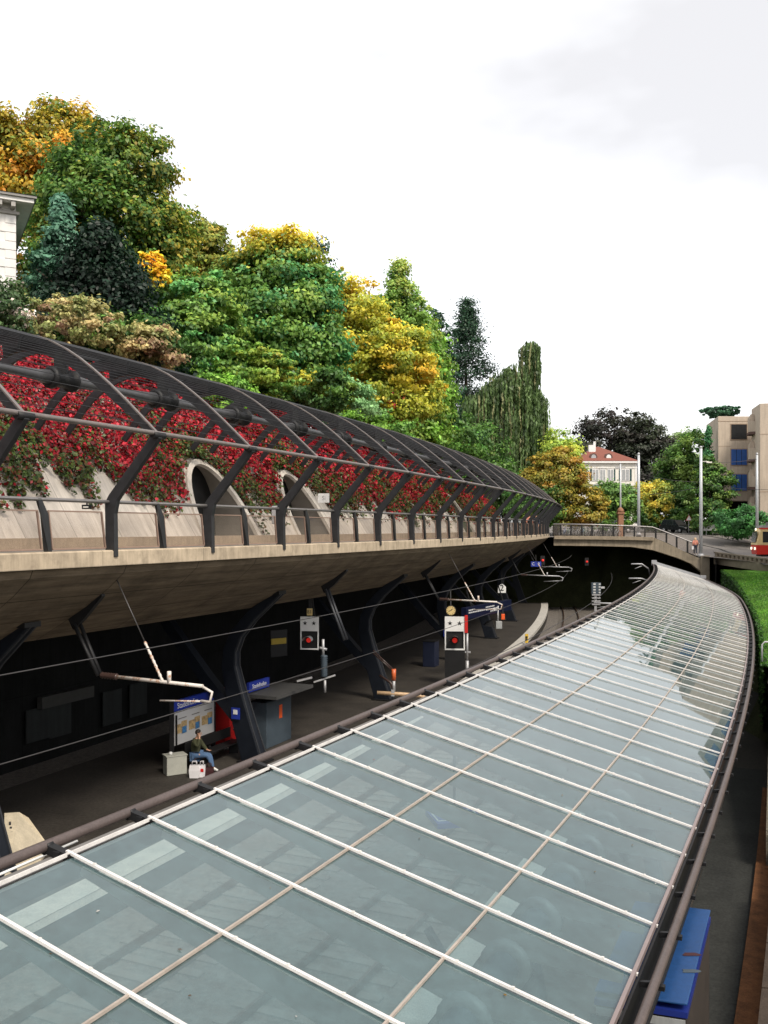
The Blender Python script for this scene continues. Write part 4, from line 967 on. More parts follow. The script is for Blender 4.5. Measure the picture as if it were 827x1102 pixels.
# ================================================================== lower right: rust board, low wall, stair, kiosk
rb = empty('rust_board', fr(22, 6.2, 0), 'long rust brown timber board lying along the yard wall', 'board')
wpart(sweep([(6.17, -.01), (6.17, .10), (6.58, .12), (6.58, -.01)], 5, 31.5, 30, fr, True, True), 'board_face', 'rust_board', rb)
lw = empty('low_wall', fr(22, 6.7, 0), 'low dark stone wall with pale jointed coping beside the rust brown board', 'wall')
wpart(sweep([(6.60, -.1), (6.66, .70), (7.6, .75), (7.6, -.1)], 4, 24.8, 30, fr, True, True), 'wall_body', 'stone_rough', lw)
for k in range(11):
    s0 = arc(5)+1.75*k; a0, a1 = tat(s0+.02), tat(s0+1.72)
    wpart(sweep([(6.60, .75), (6.60, .85), (7.5, .95), (7.5, .75)], a0, a1, 3, fr, True, True), 'coping_stone', 'coping', lw)
    wpart(sweep([(6.62, .75), (6.62, .835), (7.48, .935), (7.48, .75)], tat(s0+1.715), tat(s0+1.755), 1, fr, True, True), 'coping_joint', 'coping_joint', lw)
st = empty('garden_stair', fr(22, 7.8, 1), 'brown stepped stair with curved handrail below the lawn', 'stair')
for k in range(14):
    f = k/13; t = 25.2+10.6*f; z = .8+2.3*f; b = MB(); p, q = fr(t, 6.66, z), fr(t, 9.2, z); b.bar(p, q, .80, .08); b.bar(p-Vector((0, 0, .19)), q-Vector((0, 0, .19)), .7, .28); wpart(b, 'tread', 'timber_tread', st)
b = MB(); b.prism([fr(24.9, 6.4, -.1), fr(36.6, 6.4, -.1), fr(36.6, 6.4, 3.2), fr(35.8, 6.4, 3.2), fr(24.9, 6.4, .85)], (*nrm(30), 0), .24); wpart(b, 'stair_cheek', 'stone_rough', st)
b = MB(); b.tube([fr(36.6, 6.52, 4.05), fr(35.8, 6.52, 4.1), fr(32, 6.52, 3.25), fr(28, 6.52, 2.35), fr(25, 6.55, 1.75), fr(22, 6.7, 1.6)], .05, 8); wpart(b, 'handrail', 'brown_pipe', st)
for t, z in ((35.8, 4.1), (32, 3.25), (28, 2.35), (25, 1.75)):
    b = MB(); b.bar(fr(t, 6.52, z-1.0), fr(t, 6.52, z), .04, .04); wpart(b, 'baluster', 'galvanised', st)
hr = empty('tube_barrier', (14.4, 34.4, 3.1), 'short galvanised tube barrier at the corner of the lawn', 'barrier')
b = MB(); b.tube([(14.2, 34.9, 3.0), (14.2, 34.9, 3.85), (14.3, 34.9, 3.95), (16, 34.7, 3.95)], .035, 8); b.tube([(14.6, 34.9, 3.0), (14.6, 34.9, 3.95)], .03, 6); wpart(b, 'rail', 'galvanised', hr)
# blue roofed kiosk
c0 = at(733, 1000, 12.2); t = 14.2
kz = 2.75; KP = [fr(10.3, 4.2), fr(10.3, 5.9), fr(15.15, 6.15), fr(15.15, 4.2)]
q_ = [at(763, 980, 1), at(741, 1085, 1), at(694, 1083, 1)]
def hit(px, py, z): Y = (CAMZ-z)*FPX/(py-HOR); p = at(px, py, Y); return Vector((p.x, p.y, z))
Pk = [hit(765, 979, kz), hit(740, 1080, kz), hit(640, 1065, kz)]; Pk.append(Pk[0]+Pk[2]-Pk[1])
mat('kiosk_side_shade', (.03, .022, .017), .8, 0, .3, 2.)  # side shadow painted in as a near-black brown body colour
ks = empty('kiosk', (Pk[1].x, Pk[1].y, 0), 'blue roofed grey kiosk box partly under the canopy edge', 'kiosk')
b = MB(); b.prism(Pk, (0, 0, -1), .03); wpart(b, 'roof', 'kiosk_blue', ks, bevel=.01)
ctr = sum(Pk, Vector())/4
b = MB(); b.prism([ctr+(p-ctr)*1.004-Vector((0, 0, .103)) for p in Pk], (0, 0, -1), .07); wpart(b, 'roof_edge', 'kiosk_blue_edge', ks)
b = MB(); b.prism([ctr+(p-ctr)*.97-Vector((0, 0, .175)) for p in Pk], (0, 0, -1), kz-.18); wpart(b, 'body', 'kiosk_side_shade', ks)
ed = (Pk[1]-Pk[2]).normalized(); ndir = Vector((ed.y, -ed.x, 0)); 
if ndir.y > 0: ndir = -ndir
ce = Pk[1].lerp(Pk[2], .5); ang = math.atan2(ed.y, ed.x)
b = MB(); f0, f1 = Pk[1].lerp(Pk[2], .02), Pk[1].lerp(Pk[2], .98); b.prism([p+ndir*-.012+Vector((0, 0, dz)) for p, dz in ((f0, -.2), (f1, -.2), (f1, -2.7), (f0, -2.7))], ndir, .02); wpart(b, 'front_panel', 'grey_panel', ks)
b = MB(); pc = Pk[1]-ed*.62+ndir*.012+Vector((0, 0, -.42)); b.box(pc, (.95, .05, .26), rz=ang); sp = wpart(b, 'sign_panel', 'black_paint', ks)
I = inv(ks); lp = I @ (pc+ndir*.03)
text_part('.com', .22, 'white_paint', sp, lp, (R(90), 0, ang))
# litter and rust patches on the roof
for (px, py) in ((744, 1027), (743, 1045)):
    p = hit(px, py, kz+.004); b = MB(); b.prism([p+Vector((math.cos(a)*.11*(1+.25*math.sin(3*a+py)), math.sin(a)*.06*(1+.3*math.cos(2*a)), 0)) for a in [i*.3142 for i in range(20)]], (0, 0, 1), .003); o = wpart(b, 'roof_stain', 'bag_dark' if py < 1040 else 'booth_grey', ks)

# ================================================================== STREET
def ghit(px, py):
    Y = 70.
    while Y < 200:
        p = at(px, py, Y)
        if p.z <= road_h(p.x, p.y)+.004: return p
        Y += .1
    return p
rails = empty('tram_track', ghit(790, 596), 'dark tram rails curving across the grey street', 'tram track')
for line in ([(745, 583.5), (758, 587.2), (775, 591), (795, 597.5), (812, 603), (826, 608)], [(742, 574.6), (758, 576.3), (775, 579), (795, 583), (826, 588)], [(735, 572.5), (758, 573.8), (780, 576.5), (800, 579), (826, 583)]):
    b = MB(); pts = [ghit(*p) for p in line]
    fine = [pts[i].lerp(pts[i+1], k/6) for i in range(len(pts)-1) for k in range(6)]+[pts[-1]]
    for p, q in zip(fine, fine[1:]):
        p = Vector((p.x, p.y, road_h(p.x, p.y)+.014)); q = Vector((q.x, q.y, road_h(q.x, q.y)+.014)); b.bar(p, q, .34, .012)
    wpart(b, 'rail', 'tram_rail', rails)
def lamp_pole(label, px, py0, py1, Y, r0, r1, arm=None):
    b0 = at(px, py1, Y); zt = zpx(py0, Y); o = empty('lamp_pole', b0, label, 'lamp pole', group='street poles')
    b = MB(); b.tube([b0-Vector((0, 0, .5)), b0+Vector((0, 0, (zt-b0.z)*.55)), Vector((b0.x, b0.y, zt))], [r0, (r0+r1)/2, r1], 10); wpart(b, 'pole', 'lamp_pole', o)
    b = MB(); b.lathe(b0, [(r0*1.7, 0), (r0*1.7, .25), (r0*1.1, .4)], 10); wpart(b, 'pole_base', 'galvanised', o)
    b = MB(); b.lathe((b0.x, b0.y, zt-.02), [(r1*1.2, 0), (r1*1.2, .1), (r1*.4, .22)], 10); wpart(b, 'pole_cap', 'galvanised', o)
    if arm:
        z = zpx(arm, Y); b = MB(); b.tube([(b0.x, Y, z), (b0.x+.5, Y-.05, z+.05), (b0.x+.75, Y-.1, z)], .04, 6); b.box((b0.x+.8, Y-.1, z-.06), (.5, .22, .14)); wpart(b, 'bracket_lamp', 'lamp_pale', o)
    return o
lamp_pole('pale grey pole on the bridge in front of the villa', 687.6, 489, 577.5, 97.6, .16, .12)
lamp_pole('tall pale grey pole beside the pedestrian at the ramp foot', 754.6, 482, 600, 95., .19, .13, 497)
lamp_pole('slim white pole in front of the concrete building', 815, 489, 580, 101, .17, .11)
o = lamp_pole('thin grey mast with short crossbar behind the bicycles', 668, 499, 565, 113, .12, .08)
b = MB(); p = at(668, 503, 113); b.bar(p-Vector((.6, 0, 0)), p+Vector((.6, 0, 0)), .12, .12); wpart(b, 'crossbar', 'galvanised', o)
for i, (a, b0) in enumerate((((755, 520, 95), (827, 527, 92)), ((755, 524, 95), (690, 532, 120)), ((755, 497, 95), (815, 494, 101)), ((688, 510, 98), (755, 519, 95)))):
    p, q = at(*a), at(*b0); b = MB(); b.tube([p, p.lerp(q, .25)-Vector((0, 0, .15)), p.lerp(q, .5)-Vector((0, 0, .2)), p.lerp(q, .75)-Vector((0, 0, .15)), q], .022, 5)
    tag(b.build('overhead_wire', 'wire'), ['thin overhead wire running from the tall ramp pole towards the tram', 'thin overhead wire from the tall ramp pole towards the villa trees', 'thin wire between the tall ramp pole and the slim white pole', 'thin wire between the bridge pole and the tall ramp pole'][i], 'wire', 'overhead wires over the street')
# sandstone pillar
p = at(668, 566, 111); pl = empty('stone_pillar', (p.x, p.y, road_h(p.x, p.y)), 'short red brown stone pillar with rounded cap behind the bicycles', 'pillar'); z0 = road_h(p.x, p.y); zt = zpx(553, 111)
b = MB(); b.box((p.x, p.y, (z0+zt)/2), (.62, .62, zt-z0)); wpart(b, 'shaft', 'sandstone', pl, bevel=.03)
b = MB(); b.box((p.x, p.y, zt+.1), (.85, .85, .2)); b.lathe((p.x, p.y, zt+.2), [(.38, 0), (.42, .18), (.3, .42), (.08, .6)], 12); wpart(b, 'cap', 'sandstone', pl)

# bicycles in a rack
def make_bike(col):
    r = empty('bicycle', (0, 0, 0), 'parked bicycle', 'bicycle')
    for y in (-.52, .52):
        b = MB(); b.tube([(0, y+.33*math.cos(a), .34+.33*math.sin(a)) for a in [2*math.pi*k/18 for k in range(19)]], .026, 6, False); w_ = b.build('wheel', 'rubber', r)
        b = MB()
        for k in range(6): a = math.pi*k/6; b.bar((0, y+.32*math.cos(a), .34+.32*math.sin(a)), (0, y-.32*math.cos(a), .34-.32*math.sin(a)), .006, .006)
        b.lathe((0, y, .34), [(.04, -.05), (.04, .05)], 8, axis='x'); b.build('spokes', 'galvanised', w_)
    b = MB(); H = Vector
    for p, q in (((0, -.52, .34), (0, -.08, .30)), ((0, -.08, .30), (0, -.18, .82)), ((0, -.18, .80), (0, .36, .86)), ((0, -.08, .30), (0, .38, .76)), ((0, .34, .95), (0, .52, .34)), ((0, -.52, .34), (0, -.17, .76))): b.tube([p, q], .02, 6)
    b.build('frame', col, r)
    b = MB(); b.tube([(-.28, .26, 1.0), (-.1, .34, 1.02), (.1, .34, 1.02), (.28, .26, 1.0)], .016, 6); b.tube([(0, .34, .93), (0, .34, 1.02)], .016, 6); b.build('handlebar', 'galvanised', r)
    b = MB(); b.prism([(-.08, -.30, .88), (.08, -.30, .88), (.02, -.02, .88), (-.02, -.02, .88)], (0, 0, 1), .06); b.tube([(0, -.18, .80), (0, -.18, .9)], .015, 6); b.build('saddle', 'rubber', r)
    return r
bikes = [make_bike(c) for c in ('bike_dark', 'bike_blue', 'bike_green', 'bike_silver')]
rdm = random.Random(5); col4 = ['dark', 'blue', 'green', 'silver']; cnt = 0
for k in range(17):
    px = 604+k*3.75; x, y = face_at(px); y += 1.15+.15*rdm.random(); x = (px-413.5)/FPX*y; c = k % 4 if k < 4 else rdm.choice([0, 0, 0, 1, 2, 3])
    o = bikes[k] if k < 4 else copy_tree(bikes[c])
    o.location = (x, y, road_h(x, y)+.01); o.rotation_euler = (R(rdm.uniform(-6, 6)), 0, R(-38+rdm.uniform(-14, 14)))
    o['label'] = f'{col4[c]} bicycle parked in the packed row behind the bridge railing'; o['group'] = f'{col4[c]} bicycles along the bridge railing'
# tram
TZ = road_h(36.2, 91); tr = empty('tram', (36.15, 91.0, TZ), 'red and cream tram coming round the street corner', 'tram', R(-9))
def tbox(c, d, name, m, bev=.0, parent=None): b = MB(); b.box(c, d); return b.build(name, m, parent or tr, bevel=bev)
prof = [(0.12, .42), (0.0, 1.30), (.10, 1.36), (.42, 3.02), (.75, 3.16), (12, 3.16), (12, .42)]
def sect(z0, z1, wy, name, m, inset=0.):
    xs_ = lambda z: np.interp(z, [.42, 1.30, 2.9, 3.16], [.10, .0, .30, .75])+inset
    b = MB(); b.prism([(xs_(z0), -wy, z0), (12, -wy, z0), (12, -wy, z1), (xs_(z1), -wy, z1)], (0, 1, 0), 2*wy); return b.build(name, m, tr, bevel=.05)
sect(.42, 1.33, 1.1, 'lower_body', 'tram_red'); sect(1.335, 3.0, 1.095, 'upper_body', 'tram_cream')
b = MB(); b.prism([(.45, -1.0, 3.0), (12, -1.0, 3.0), (12, -.7, 3.28), (.75, -.7, 3.28)], (0, 1, 0), 2.0); 
b = MB(); b.prism([(x, y, z) for x, y, z in ((.42, -1.05, 3.0), (.42, 1.05, 3.0), (.75, .7, 3.26), (.75, -.7, 3.26))], (1, 0, 0), 11.4); b.build('roof', 'tram_roof', tr)
b = MB(); b.box((2.2, 0, 3.4), (1.8, 1.1, .3)); b.build('roof_unit', 'tram_roof', tr, bevel=.04)
b = MB(); b.prism([(.02, -.92, 1.62), (.02, .92, 1.62), (.20, .88, 2.66), (.20, -.88, 2.66)], (-1, 0, 0), .03); b.build('windscreen', 'window_dark', tr)
for k, x0 in enumerate((.62, 2.55, 4.3, 6.05, 7.8)):
    wd = 1.5
    b = MB(); b.box((x0+wd/2, -1.10, 2.12), (wd, .03, 1.06)); o = b.build('window', 'window_dark', tr)
    b = MB(); b.box((x0+wd/2, -1.105, 2.68), (wd+.08, .04, .06)); b.box((x0+wd/2, -1.105, 1.56), (wd+.08, .04, .06)); b.box((x0-.02, -1.105, 2.12), (.06, .04, 1.1)); b.box((x0+wd+.02, -1.105, 2.12), (.06, .04, 1.1)); b.build('window_frame', 'tram_cream', o)
b = MB(); b.box((6, -1.11, 2.95), (11.4, .03, .14)); b.build('roof_stripe', 'tram_red', tr)
b = MB(); b.box((1.55, -1.12, .95), (.34, .02, .10)); b.box((1.55, -1.12, .95), (.10, .021, .30)); b.prism([(1.40, -1.11, .95), (1.55, -1.11, .80), (1.70, -1.11, .95), (1.55, -1.11, 1.10)], (0, -1, 0), .02); b.build('crest', 'yellow_paint', tr)
for y in (-.75, .75): b = MB(); b.lathe((.0, y, 1.0), [(.13, -.05), (.13, .03)], 10, axis='x'); b.build('headlight', 'tram_lamp', tr)
b = MB(); b.lathe((.26, 0, 2.86), [(.12, -.06), (.12, .03)], 10, axis='x'); b.build('top_lamp', 'tram_lamp', tr)
for x in (2.0, 3.7, 8.2, 9.9): b = MB(); b.lathe((x, -.8, .36), [(.36, -.06), (.36, .06)], 14, axis='y'); b.lathe((x, .8, .36), [(.36, -.06), (.36, .06)], 14, axis='y'); b.build('wheel', 'rubber', tr)
b = MB(); b.box((6, 0, .34), (11, 1.9, .22)); b.build('underframe', 'black_steel', tr)
# cars
def make_car(label):
    c = empty('parked_car', (0, 0, 0), label, 'car', 0)
    side = [(-2.2, .42), (-2.25, .95), (-1.95, 1.08), (1.0, 1.02), (1.25, .98), (2.15, .86), (2.28, .62), (2.25, .40)]
    b = MB(); b.prism([(x, -.88, z) for x, z in side], (0, 1, 0), 1.76); b.build('body', 'car_dark', c, bevel=.09)
    cab = [(-2.05, 1.05), (-1.85, 1.66), (-1.4, 1.74), (.2, 1.72), (1.15, 1.02)]
    b = MB(); vs = [(x, s*(.82 if z < 1.2 else .68), z) for s in (-1, 1) for x, z in cab]; n5 = 5
    b.add(vs, [(0, 1, 2, 3, 4), (9, 8, 7, 6, 5)]+[(i, 5+i, 5+(i+1) % 5, (i+1) % 5) for i in range(5)]); b.build('cabin', 'car_glass', c, bevel=.05)
    b = MB(); b.prism([(-1.8, -.66, 1.70), (.2, -.66, 1.70), (.2, .66, 1.70), (-1.8, .66, 1.70)], (0, 0, 1), .06); b.build('roof', 'car_dark', c, bevel=.025)
    b = MB()
    for s in (-1, 1):
        for p, q in (((-.9, 1.05), (-.95, 1.7)), ((.15, 1.05), (.1, 1.7)), ((1.12, 1.03), (.22, 1.72))): b.bar((p[0], s*.83, p[1]), (q[0], s*.69, q[1]), .06, .07)
    b.build('pillars', 'car_dark', c)
    for x in (-1.38, 1.42):
        for s in (-1, 1):
            b = MB(); b.lathe((x, s*.80, .34), [(.26, -.11), (.34, -.09), (.34, .09), (.26, .11)], 18, axis='y'); w_ = b.build('wheel', 'rubber', c)
            b = MB(); b.lathe((x, s*.86, .34), [(.2, -.06), (.21, .055), (.05, .075)] if s > 0 else [(.05, -.075), (.21, -.055), (.2, .06)], 14, axis='y'); b.build('rim', 'galvanised', w_)
    for s in (-1, 1):
        b = MB(); b.box((2.2, s*.62, .74), (.12, .34, .16)); b.build('headlight', 'lamp_pale', c, bevel=.03)
        b = MB(); b.box((-2.22, s*.7, .9), (.08, .2, .22)); b.build('tail_light', 'red_paint', c)
        b = MB(); b.box((.85, s*.98, 1.08), (.12, .18, .12)); b.build('mirror', 'car_dark', c, bevel=.03)
    b = MB(); b.box((2.27, 0, .5), (.06, .5, .12)); b.build('number_plate', 'white_paint', c)
    b = MB(); b.box((2.25, 0, .7), (.06, .8, .12)); b.build('grille', 'black_paint', c)
    return c
car = make_car('dark estate car parked under the trees by the warning sign')
p = ghit(728, 573.6); car.location = (p.x, p.y, road_h(p.x, p.y)); car.rotation_euler = (0, R(2), R(-62))
c2 = copy_tree(car); c2['label'] = 'dark car half hidden behind the stone pillar and bushes'; c2.location = (30.6, 123, road_h(30.6, 123)); c2.rotation_euler = (0, 0, R(15))
# warning sign and white board
p = ghit(741.5, 574.5); sg = empty('warning_sign', p, 'white triangular warning sign on a thin post beside the dark car', 'sign')
b = MB(); b.tube([p-Vector((0, 0, .2)), p+Vector((0, 0, 2.5))], .04, 6); wpart(b, 'post', 'galvanised', sg)
b = MB(); b.prism([p+Vector((-.42, -.06, 1.65)), p+Vector((.42, -.06, 1.65)), p+Vector((0, -.06, 2.4))], (0, -1, 0), .03); sp = wpart(b, 'sign_plate', 'red_paint', sg)
b = MB(); b.prism([p+Vector((-.33, -.09, 1.70)), p+Vector((.33, -.09, 1.70)), p+Vector((0, -.09, 2.30))], (0, -1, 0), .012); wpart(b, 'sign_face', 'white_paint', sp)
p = ghit(763, 575.8); nb = empty('notice_board', p, 'low white board on two legs at the roadside', 'board'); k = p.y/FPX
b = MB(); b.box(p+Vector((.1, 0, 8.5*k)), (13*k, .06, 7.5*k)); wpart(b, 'panel', 'poster_white', nb)
for s in (-3.5, 3.5): b = MB(); b.bar(p+Vector((.1+s*k, .04, -.1)), p+Vector((.1+s*k, .04, 6*k)), .06, .06); wpart(b, 'leg', 'galvanised', nb)

# ================================================================== VILLA
VY = 160.; vl = empty('villa', (38.5, VY, 8), 'white villa with red hipped roof and two dormers among the trees', 'villa')
def vb(px0, px1, y0, y1, d0, dep, name, m, parent=None, bev=0):   # box on the facade from photo rows/columns
    p, q = at(px0, y0, VY), at(px1, y1, VY); b = MB(); b.box(((p.x+q.x)/2, VY+d0+dep/2, (p.z+q.z)/2), (abs(q.x-p.x), dep, abs(p.z-q.z))); return wpart(b, name, m, parent or vl, bevel=bev)
zb0 = 600
vb(624, 685.5, 498, zb0, 0, 9, 'wall', 'cream_wall')
e = [at(620.5, 497, VY), at(687.5, 497, VY)]; rz_ = zpx(480.5, VY); ez = zpx(496.2, VY); b = MB(); xm0, xm1 = at(646, 480, VY).x, at(651, 480, VY).x
V8 = [(e[0].x, VY-.6, ez), (e[1].x, VY-.6, ez), (e[1].x, VY+9.6, ez), (e[0].x, VY+9.6, ez), (xm0, VY+4.5, rz_+.35), (xm1, VY+4.5, rz_+.35)]
b.add(V8, [(0, 1, 5, 4), (1, 2, 5), (2, 3, 4, 5), (3, 0, 4), (0, 3, 2, 1)]); rf = wpart(b, 'roof', 'roof_tile', vl)
vb(620.8, 687.2, 496.4, 498.4, -.55, 10.1, 'eaves_cornice', 'white_wall'); vb(624, 686, 503.2, 504, -.12, .12, 'string_course', 'white_wall')
for (x0, x1) in ((638, 644), (646.2, 651.3), (654.4, 660), (669.5, 677)):
    f = vb(x0-.7, x1+.7, 504.6, 517.6, -.10, .10, 'window', 'white_wall'); vb(x0, x1, 505.4, 517, -.13, .06, 'pane', 'window_pale', f)
    vb((x0+x1)/2-.3, (x0+x1)/2+.3, 505.4, 517, -.17, .05, 'mullion', 'white_wall', f)
    g = vb(x0-.5, x1+.5, 521, 536, -.10, .10, 'window', 'window_pale')
for x0, x1 in ((666.4, 668.7), (677.8, 680), (635.2, 637.2), (660.7, 662.4)): vb(x0, x1, 505, 517.4, -.09, .07, 'shutter', 'shutter_green')
p = at(648.6, 504, VY); k = VY/FPX; b = MB(); b.prism([p+Vector((-5*k, -.2, 0)), p+Vector((5*k, -.2, 0)), p+Vector((0, -.2, 2*k))], (0, 1, 0), .2); wpart(b, 'pediment', 'white_wall', vl)
vb(683.6, 685.6, 498.5, zb0, -.08, .1, 'corner_pilaster', 'white_wall')
for px in (640, 656.3):
    p = at(px, 494.5, VY-.2); b = MB(); b.prism([(p.x+dx*k, VY+.4, p.z+dz*k) for dx, dz in ((-4, -1), (4, -1), (4, 4), (2.6, 6.3), (0, 7.2), (-2.6, 6.3), (-4, 4))], (0, 1, 0), 3.2); d = wpart(b, 'dormer', 'dormer_dark', rf)
    b = MB(); b.prism([(p.x+dx*k, VY+.37, p.z+dz*k) for dx, dz in ((-2.5, -.6), (2.5, -.6), (2.5, 3.6), (1.5, 5.2), (0, 5.7), (-1.5, 5.2), (-2.5, 3.6))], (0, 1, 0), .05); wpart(b, 'dormer_window', 'window_pale' if px < 650 else 'white_wall', rf)
b = MB(); p = at(637, 484, VY+3); b.box(p, (1.1, .8, 1.6)); p = at(640, 482, VY+3); b.box(p, (.35, .4, 2.2)); wpart(b, 'chimney', 'white_wall', rf)

# ================================================================== WHITE HOUSE (left edge)
HY = 38.; hs = empty('white_house', at(0, 300, HY), 'corner of a white house with quoins and heavy eaves above the shrubs', 'house')
xr = at(17.5, 0, HY).x; zt = zpx(229, HY); ang = .47
ax = Vector((math.cos(ang), math.sin(ang)*1.0, 0)); ay = Vector((-math.sin(ang), math.cos(ang), 0)); cor = Vector((xr, HY, 0))
b = MB(); b.prism([cor+Vector((0, 0, 14)), cor+ay*9+Vector((0, 0, 14)), cor+ay*9-ax*9+Vector((0, 0, 14)), cor-ax*9+Vector((0, 0, 14))], (0, 0, 1), zt-14+.3); wpart(b, 'wall', 'white_wall', hs)
for k in range(16):
    z = zt-.30-.36*k; L_ = .62 if k % 2 else .42; b = MB(); c = cor-ax*(L_/2)+Vector((0, 0, z)); b.box(c-ay*.005, (L_, .06, .335), rz=ang); wpart(b, 'quoin', 'white_wall', hs, bevel=.012)
def ring(o0, z, h, name, m):
    b = MB(); q = [cor+ax*o0-ay*o0, cor+ax*o0+ay*(9+o0), cor-ax*9+ay*(9+o0), cor-ax*9-ay*o0]; b.prism([p+Vector((0, 0, z)) for p in q], (0, 0, 1), h); return wpart(b, name, m, hs)
ring(.12, zt-.10, .12, 'frieze', 'shade_line'); ring(.62, zt+.30, .16, 'eaves', 'white_wall'); ring(.72, zt+.465, .10, 'eaves_trim', 'gutter'); 
b = MB(); q = [cor+ax*.75-ay*.75, cor+ax*.75+ay*9.7, cor-ax*9.7+ay*9.7, cor-ax*9.7-ay*.75]; ap = cor-ax*4.5+ay*4.5+Vector((0, 0, zt+2.3)); b.add([p+Vector((0, 0, zt+.57)) for p in q]+[ap], [(0, 1, 4), (1, 2, 4), (2, 3, 4), (3, 0, 4)]); wpart(b, 'roof', 'gutter', hs)
for k in range(10): b = MB(); b.box(cor-ax*(.15+.5*k)-ay*.32+Vector((0, 0, zt+.19)), (.16, .5, .22), rz=ang); wpart(b, 'eaves_bracket', 'shade_line', hs)
b = MB(); b.box(cor-ax*1.9-ay*.01+Vector((0, 0, zt-1.55)), (1.1, .12, 2.0), rz=ang); f = wpart(b, 'window', 'shade_line', hs); b = MB(); b.box(cor-ax*1.9-ay*.03+Vector((0, 0, zt-1.55)), (.9, .12, 1.8), rz=ang); wpart(b, 'pane', 'window_dark', f)

# ================================================================== CONCRETE BUILDING
cb = empty('concrete_building', (47, 120, 7), 'angular sand coloured concrete building with blue windows and stepped tower', 'building')
TZ_ = zpx(448, 120.); Z0 = 5.
def cprism(q, z0, z1, name, m='concrete_building', parent=None, bev=0): b = MB(); b.prism([(x, y, z0) for x, y in q], (0, 0, 1), z1-z0); return wpart(b, name, m, parent or cb, bevel=bev)
xa, xb = .3595*120, .396*120
zl = zpx(539, 120)
cprism([(xa, 120), (xb+4, 120), (xb+4, 140), (49.2, 140), (45.1, 130)], zl, TZ_, 'wall', bev=.04)
cprism([(xa+1, 123.5), (xb+4, 123.5), (xb+4, 140), (50, 140), (46.5, 130)], Z0, zl, 'recessed_base', 'tunnel_dark')
cprism([(xa-.02, 119.97), (xb+.1, 119.97), (xb+.1, 120.1), (xa-.02, 120.1)], zpx(453.6, 120), zpx(453, 120), 'shadow_joint', 'concrete_line')
for yy in (480, 508): cprism([(xa+.02, 119.985), (.3735*120, 119.985), (.3735*120, 120.1), (xa+.02, 120.1)], zpx(yy+.4, 120), zpx(yy, 120), 'shadow_joint', 'concrete_line')
for (y0, y1, m) in ((456.8, 472.7, 'window_dark'), (483.6, 500.4, 'window_blue'), (510.6, 528, 'window_blue')):
    x0, x1 = (787-413.5)/FPX*120, (803.7-413.5)/FPX*120
    f = cprism([(x0-.1, 119.94), (x1+.1, 119.94), (x1+.1, 120.05), (x0-.1, 120.05)], zpx(y1+.9, 120), zpx(y0-.9, 120), 'window', 'concrete_line')
    cprism([(x0, 119.91), (x1, 119.91), (x1, 119.95), (x0, 119.95)], zpx(y1, 120), zpx(y0, 120), 'pane', m, f)
    b = MB()
    for kx in (.33, .66): b.box((x0+(x1-x0)*kx, 119.90, (zpx(y1, 120)+zpx(y0, 120))/2), (.05, .04, zpx(y0, 120)-zpx(y1, 120)))
    wpart(b, 'mullion', 'window_dark', f)
# tower on the right, stepping towards the street
tt_ = zpx(434.2, 112)
tw = cprism([(.4045*112, 112), (74, 105), (74, 118), (.3955*117.5, 117.5)], Z0, tt_, 'tower', bev=.04)
for yy in (467, 529): cprism([(.4046*112, 111.97), (73, 104.98), (73, 105.1), (.4046*112, 112.1)], zpx(yy+.5, 112), zpx(yy, 112), 'shadow_joint', 'concrete_line')
for yy in (453, 482.5, 512.5, 542):
    z1, z0 = zpx(yy, 115), zpx(yy+11.5, 115); x0, x1 = .3915*115, .404*115
    bl = cprism([(46.3, 114.6), (45.35, 115.4), (45.95, 117.4), (46.9, 117.4)], z0, z1, 'stepped_bay', bev=.03)
    b = MB(); b.prism([(45.35, 115.4, z1), (45.95, 117.4, z1), (45.95, 117.4, z1+.5), (45.6, 115.6, z1+.9)], (1, 0, 0), .6); wpart(b, 'sloped_cap', 'concrete_building', bl)
    cprism([(46.3, 114.7), (45.25, 115.3), (45.85, 117.5), (46.9, 117.5)], z0-.3, z0-.003, 'bay_shadow_gap', 'dormer_dark', bl)
# wing standing nearer the street, outside the frame, mirrored in the canopy glass
wq = [[(34.5, 71), (60, 66), (60, 52), (37.5, 56)], [(40, 90), (70, 84), (70, 72), (41, 75)]]
for q, zt_ in zip(wq, (23.5, 23.0)):
    cprism(q, Z0, zt_, 'wing', bev=.05)
def wing_window(p, q, z0, z1, k0, k1, off):
    p, q = Vector((*p, 0)), Vector((*q, 0)); d = (q-p); nrm_ = Vector((d.y, -d.x, 0)).normalized()
    if nrm_.y > 0: nrm_ = -nrm_
    if abs(d.x) < abs(d.y): nrm_ = Vector((-1, d.x/d.y, 0)).normalized()
    a, b0 = p+d*k0+nrm_*.06, p+d*k1+nrm_*.06
    b = MB(); b.add([a+Vector((0, 0, z0)), b0+Vector((0, 0, z0)), b0+Vector((0, 0, z1)), a+Vector((0, 0, z1))], [(0, 1, 2, 3)]); wpart(b, 'window', 'window_blue', cb, fix=False)
for z in (9, 13, 17, 20.5):
    for k in (0.12, .42, .72): wing_window((34.5, 71), (37.5, 56), z, z+2.1, k, k+.2, 0)
    for k in (.1, .4, .7): wing_window((40, 90), (41, 75), z, z+2.1, k, k+.22, 0)

